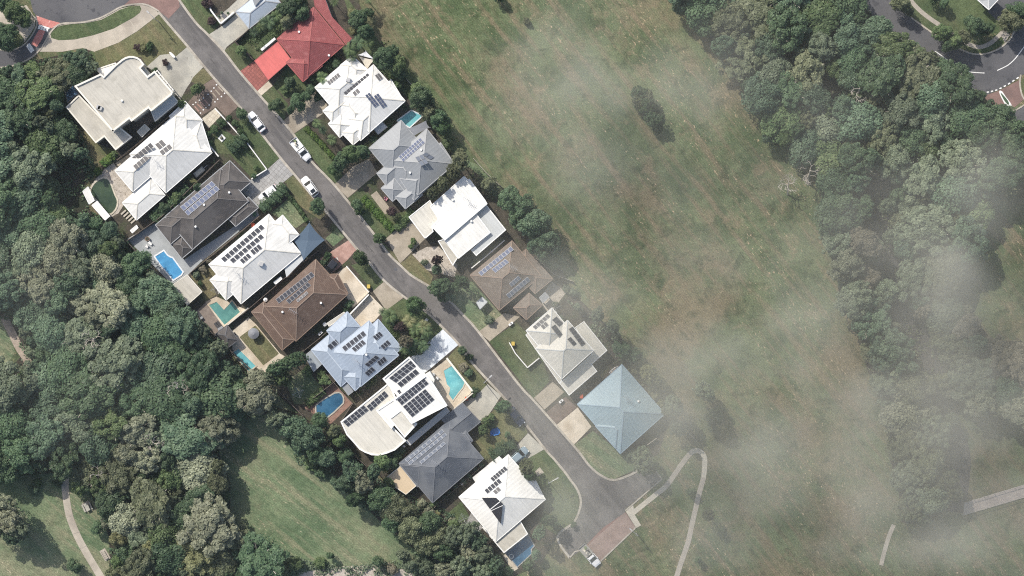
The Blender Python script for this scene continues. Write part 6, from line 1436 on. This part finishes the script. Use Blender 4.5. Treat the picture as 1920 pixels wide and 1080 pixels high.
# lower growth under the trees
ground_cover('undergrowth', 'low dark scrub and ferns on the floor of the western wood', WEST, 26000, 2.2, .42, 'dark', 1)
ground_cover('undergrowth', 'low grey-green scrub along the creek in the eastern wood', EAST, 15000, 1.5, .38, 'olive', 2)
ground_cover('undergrowth', 'rough scrub and ferns behind the southern gardens', [(505,760),(560,780),(640,835),(700,890),(770,935),(850,960),(900,1005),(950,1060),(930,1090),(740,1090),(790,1050),(720,985),(640,915),(560,870)], 9000, 1.4, .34, 'blue', 3)
ground_cover('undergrowth', 'rough tussocks along the southern border of the paddock', [(470,1030),(540,1040),(640,1062),(760,1050),(830,1075),(800,1095),(480,1095)], 3500, .9, .32, 'grey', 4)
GC = [('shrubby garden growth along the park fences of the eastern houses', [(690,60),(735,80),(770,150),(845,240),(880,300),(940,350),(1000,440),(1050,505),(1040,515),(960,400),(915,372),(880,325),(850,300),(800,232),(760,180),(705,115)], 3600, 1.1, .3, 'mid', 21),
 ('low garden plants between the red and the white park-side houses', [(575,150),(640,98),(660,104),(600,150),(590,165)], 900, .9, .26, 'dark', 22),
 ('low garden plants between the white and the grey park-side houses', [(670,272),(760,195),(775,205),(690,280)], 900, .7, .25, 'dark', 23),
 ('shrubs between the grey and the skillion-roofed houses', [(770,385),(850,315),(865,328),(800,385)], 1100, 1.2, .28, 'olive', 24),
 ('garden growth by the red house palms', [(450,70),(530,5),(560,20),(525,62),(490,100)], 1300, .8, .26, 'mid', 25),
 ('dark side garden along the blue-grey house', [(655,735),(750,662),(765,668),(670,745)], 700, .8, .25, 'deep', 26),
 ('side garden between the stepped white and slate houses', [(700,862),(830,770),(838,780),(745,868)], 900, .8, .25, 'dark', 27),
 ('mixed planting under the palms by the white painted driveway', [(725,600),(760,590),(815,640),(790,665),(755,668),(738,640)], 1500, 1.0, .28, 'mid', 28),
 ('misty scrub behind the two eastern cloud-veiled houses', [(1060,560),(1110,590),(1180,660),(1240,735),(1255,790),(1225,830),(1215,805),(1248,775),(1165,683),(1140,655),(1095,600)], 2600, 1.0, .3, 'grey', 29),
 ('side garden of the sky-blue house', [(1080,745),(1160,680),(1140,665),(1070,742)], 700, .6, .25, 'olive', 30),
 ('planting along the side of the long white house', [(262,415),(400,300),(412,306),(300,408),(272,430)], 1300, .9, .26, 'dark', 31),
 ('garden bed plants on the street side of the stepped white house pool', [(868,680),(885,690),(905,725),(895,735)], 300, .5, .22, 'olive', 32),
 ('planting beside the slate house front lawn', [(890,790),(925,772),(930,790),(905,812)], 300, .7, .22, 'mid', 33),
 ('rough growth behind the southern white house', [(790,930),(860,975),(905,1010),(950,1060),(935,1070),(860,1000),(790,955)], 1600, 1.1, .28, 'grey', 34)]
for lb, pg, n_, hh, lf, tn, sd in GC: ground_cover('garden_undergrowth', lb, pg, n_, hh, lf, tn, sd)
ground_cover('undergrowth', 'weedy strip at the foot of the western back fences', [(245,470),(300,525),(360,590),(410,648),(470,710),(440,715),(380,650),(310,560),(255,500)], 2200, .8, .3, 'olive', 6)
# bare grey trees
def dead(px, py, label, seed, h=4.6, n=11, lean=(-.1, .8), mat='pale_bark'):
    e = empty('dead_tree', P(px, py), label, 'tree'); c = P(px, py); b = MB(); rr = random.Random(seed)
    b.tube([c+Vector((.3, -1.4, 0)), c+Vector((.1, -.3, h*.55)), c+Vector((lean[0], lean[1], h))], [.2, .15, .1], 7); b.build('trunk', mat, e)
    for i in range(n):
        a = rr.uniform(0, 6.28); z = rr.uniform(h*.45, h); l = rr.uniform(1.2, 2.6); s = c+Vector((.1-.04*z, -.9+.36*z*4.6/h, z)); m = s+Vector((math.cos(a)*l*.5, math.sin(a)*l*.5, .6)); n_ = s+Vector((math.cos(a+.4)*l, math.sin(a+.4)*l, 1.1))
        b = MB(); b.tube([s, m, n_], [.08, .055, .02], 5)
        for k in range(4):
            t = m.lerp(n_, k/4); b.tube([t, t+Vector((math.cos(a-.8+k)*l*.45, math.sin(a-.8+k)*l*.45, .45))], [.045, .015], 4)
        b.build('branch', mat, e)
dead(1474, 352, 'bare pale dead tree leaning over the field beside the eastern wood', 3)
dead(300, 832, 'bare purple-grey twiggy tree rising from the western wood beside the paddock', 5, 9., 18)
dead(192, 640, 'bare white-limbed dead tree deep in the western wood east of the dirt path', 6, 10., 14)
dead(196, 892, 'forked dead tree with pale limbs by the park end of the western wood', 7, 8.5, 12)
dead(345, 730, 'pale twiggy bare tree in the western wood near the paddock corner', 8, 9.5, 14)
dead(1600, 180, 'grey bare tree standing among the green crowns of the eastern wood', 9, 10., 14)
dead(1512, 330, 'pale leaning trunk with few limbs at the field border of the eastern wood', 10, 7., 9)

# ================================================================ LOW CLOUD
# thin drifting cloud between the land and the survey aircraft: real density in a grid
CL = [(1480,620,640,620,.17),(1760,780,440,440,.17),(1200,740,320,340,.15),(1050,520,160,200,.10),(1180,290,120,60,.22),(1205,185,80,70,.34),(1440,470,120,60,.16),(1600,760,90,60,.3),(1700,560,80,120,.2),(1840,930,110,60,.35),(1420,860,90,60,.3),(1560,700,70,50,.3),(1300,770,90,60,.3),(1130,130,60,50,.3),(1060,60,60,50,.2),(1340,640,70,50,.35),(1890,700,60,70,.4),(1720,1050,120,50,.4),(1080,985,60,40,.35),(1090,80,150,140,.34),(1120,190,140,130,.40),(1240,185,90,80,.42),(1020,240,150,110,.14),(1340,120,120,120,.22),(960,500,130,90,.26),(1060,560,150,130,.34),(1110,690,170,140,.32),(1330,690,150,110,.48),(1500,630,110,90,.40),(1470,560,90,80,.22),
      (1800,520,65,75,.80),(1830,590,90,80,.55),(1880,340,110,90,.50),(1720,400,120,130,.20),(1850,800,150,140,.48),(1570,900,170,130,.46),(1400,960,170,140,.34),(1110,950,90,75,.42),(1050,1070,120,70,.42),(1840,1010,170,130,.52),(1250,850,170,120,.34),(1650,680,170,130,.26),
      (1760,650,130,110,.30),(1700,850,130,130,.30),(1200,360,170,110,.16),(1640,250,160,110,.10),(1440,300,150,130,.10),(1500,760,130,120,.26),(1300,520,140,110,.14),(1660,1020,160,110,.40),(1240,1030,130,100,.30),(1920,660,100,120,.40),(60,560,130,260,.06),(160,760,170,120,.06)]
CZ0, CZ1 = 17.5, 29.5; CLOUD_D = .084
def build_cloud():
    me = bpy.data.meshes.new('low_cloud'); o = bpy.data.objects.new('low_cloud', me); COL.objects.link(o)
    ng = bpy.data.node_groups.new('low_cloud', 'GeometryNodeTree'); ng.interface.new_socket('Geometry', in_out='OUTPUT', socket_type='NodeSocketGeometry')
    n = lambda t: ng.nodes.new(t); lk = ng.links.new
    out = n('NodeGroupOutput'); pos = n('GeometryNodeInputPosition').outputs[0]
    sep = n('ShaderNodeSeparateXYZ'); lk(pos, sep.inputs[0])
    def mth(op, a, b=None):
        m = n('ShaderNodeMath'); m.operation = op
        for i, v in enumerate((a, b)):
            if v is None: continue
            if isinstance(v, (int, float)): m.inputs[i].default_value = v
            else: lk(v, m.inputs[i])
        return m.outputs[0]
    def noise(scale, det, vec=None):
        t = n('ShaderNodeTexNoise'); t.inputs['Scale'].default_value = scale; t.inputs['Detail'].default_value = det; t.inputs['Roughness'].default_value = .55; lk(vec if vec else pos, t.inputs['Vector']); return t
    # wind-torn edges: warp the position by noise
    wn = noise(.035, 3); wv = n('ShaderNodeVectorMath'); wv.operation = 'SUBTRACT'; lk(wn.outputs['Color'], wv.inputs[0]); wv.inputs[1].default_value = (.5, .5, .5)
    ws = n('ShaderNodeVectorMath'); ws.operation = 'SCALE'; lk(wv.outputs[0], ws.inputs[0]); ws.inputs['Scale'].default_value = 26
    wa = n('ShaderNodeVectorMath'); wa.operation = 'ADD'; lk(pos, wa.inputs[0]); lk(ws.outputs[0], wa.inputs[1])
    tot = None
    for x, y, rx, ry, w in CL:
        c = P(x, y, 23); s = n('ShaderNodeVectorMath'); s.operation = 'SUBTRACT'; lk(wa.outputs[0], s.inputs[0]); s.inputs[1].default_value = (c.x, c.y, 0)
        d = n('ShaderNodeVectorMath'); d.operation = 'MULTIPLY'; lk(s.outputs[0], d.inputs[0]); d.inputs[1].default_value = (1/(rx*S*1.25), 1/(ry*S*1.25), 0)
        l = n('ShaderNodeVectorMath'); l.operation = 'LENGTH'; lk(d.outputs[0], l.inputs[0])
        m = n('ShaderNodeMapRange'); m.interpolation_type = 'SMOOTHSTEP'; lk(l.outputs['Value'], m.inputs[0]); m.inputs[1].default_value = 0; m.inputs[2].default_value = 1.; m.inputs[3].default_value = w*1.15; m.inputs[4].default_value = 0
        tot = m.outputs[0] if tot is None else mth('ADD', tot, m.outputs[0])
    f = n('ShaderNodeMapRange'); lk(noise(.055, 5).outputs['Fac'], f.inputs[0]); f.inputs[1].default_value = .36; f.inputs[2].default_value = .66; f.inputs[3].default_value = .34; f.inputs[4].default_value = 1.55
    tot = mth('MULTIPLY', tot, f.outputs[0])
    up = n('ShaderNodeMapRange'); up.interpolation_type = 'SMOOTHSTEP'; lk(sep.outputs[2], up.inputs[0]); up.inputs[1].default_value = CZ0; up.inputs[2].default_value = CZ0+4
    dn = n('ShaderNodeMapRange'); dn.interpolation_type = 'SMOOTHSTEP'; lk(sep.outputs[2], dn.inputs[0]); dn.inputs[1].default_value = CZ1; dn.inputs[2].default_value = CZ1-5
    tot = mth('MULTIPLY', mth('MULTIPLY', tot, up.outputs[0]), dn.outputs[0])
    vc = n('GeometryNodeVolumeCube'); lk(tot, vc.inputs['Density']); vc.inputs['Min'].default_value = (-116, -72, CZ0); vc.inputs['Max'].default_value = (122, 72, CZ1)
    vc.inputs['Resolution X'].default_value = 150; vc.inputs['Resolution Y'].default_value = 92; vc.inputs['Resolution Z'].default_value = 9
    sm = n('GeometryNodeSetMaterial'); lk(vc.outputs[0], sm.inputs[0])
    m = bpy.data.materials.new('cloud_vapour'); m.use_nodes = True; nt = m.node_tree; nt.nodes.clear()
    mo = nt.nodes.new('ShaderNodeOutputMaterial'); pv = nt.nodes.new('ShaderNodeVolumePrincipled'); nt.links.new(pv.outputs[0], mo.inputs['Volume'])
    at = nt.nodes.new('ShaderNodeAttribute'); at.attribute_name = 'density'
    mu = nt.nodes.new('ShaderNodeMath'); mu.operation = 'MULTIPLY'; nt.links.new(at.outputs['Fac'], mu.inputs[0]); mu.inputs[1].default_value = CLOUD_D
    pv.inputs['Density Attribute'].default_value = ''
    nt.links.new(mu.outputs[0], pv.inputs['Density']); pv.inputs['Color'].default_value = (.68, .675, .61, 1); pv.inputs['Anisotropy'].default_value = -.15
    sm.inputs['Material'].default_value = m; me.materials.append(m); lk(sm.outputs[0], out.inputs[0])
    md = o.modifiers.new('low_cloud', 'NODES'); md.node_group = ng
    return tag(o, 'thin torn veil of pale cloud drifting low over the eastern half', 'cloud', None, 'stuff')
build_cloud()
# the air itself: an even, very thin veil between the ground and the aircraft
b = MB(); b.prism([(-900, -900), (900, -900), (900, 900), (-900, 900)], -1.0, H+6)
m = bpy.data.materials.new('air'); m.use_nodes = True; nt = m.node_tree; nt.nodes.clear(); mo = nt.nodes.new('ShaderNodeOutputMaterial'); pv = nt.nodes.new('ShaderNodeVolumePrincipled'); nt.links.new(pv.outputs[0], mo.inputs['Volume'])
pv.inputs['Density'].default_value = .00005; pv.inputs['Density Attribute'].default_value = ''; pv.inputs['Color'].default_value = (.72, .84, .95, 1)
tag(b.build('haze', m), 'even thin bluish air between the land and the survey aircraft', 'haze', None, 'stuff')

# ================================================================ LIGHT AND CAMERA
EL, toward = R(47), Vector((-.62, .78, 0)).normalized()
sun = bpy.data.lights.new('sun', 'SUN'); sun.energy = 4.3; sun.angle = R(.53); sun.color = (1., .945, .85)
so = bpy.data.objects.new('sun', sun); COL.objects.link(so)
dirv = Vector((toward.x*math.cos(EL), toward.y*math.cos(EL), math.sin(EL))); so.rotation_euler = dirv.to_track_quat('Z', 'Y').to_euler(); so.location = dirv*80
w = bpy.data.worlds.new('World'); scene.world = w; w.use_nodes = True; nt = w.node_tree
sk = nt.nodes.new('ShaderNodeTexSky'); sk.sky_type = 'NISHITA'; sk.sun_disc = False; sk.sun_elevation = EL; sk.sun_rotation = math.atan2(toward.x, toward.y); sk.air_density = 1.; sk.dust_density = 2.6; sk.ozone_density = .5
bg = nt.nodes['Background']; nt.links.new(sk.outputs[0], bg.inputs[0]); bg.inputs[1].default_value = .15
cd = bpy.data.cameras.new('survey_camera'); cd.sensor_width = 36; cd.angle = 2*math.atan(960*S/H); cd.clip_start = 5; cd.clip_end = 4000
co = bpy.data.objects.new('survey_camera', cd); COL.objects.link(co); co.location = (0, 0, H); co.rotation_euler = (0, 0, 0); scene.camera = co
scene.view_settings.view_transform = 'Standard'; scene.view_settings.look = 'None'; scene.view_settings.exposure = 0.; scene.view_settings.gamma = 1.
scene.render.engine = 'CYCLES'
cy = scene.cycles; cy.max_bounces = 5; cy.diffuse_bounces = 3; cy.glossy_bounces = 2; cy.transmission_bounces = 3; cy.volume_bounces = 2; cy.transparent_max_bounces = 8
cy.use_denoising = False; cy.filter_width = 1.1; cy.volume_step_rate = 2.0; cy.volume_max_steps = 128; cy.use_adaptive_sampling = True; cy.adaptive_threshold = .01
for o in scene.objects:
    if o.type in ('LIGHT', 'CAMERA') and 'label' not in o: pass
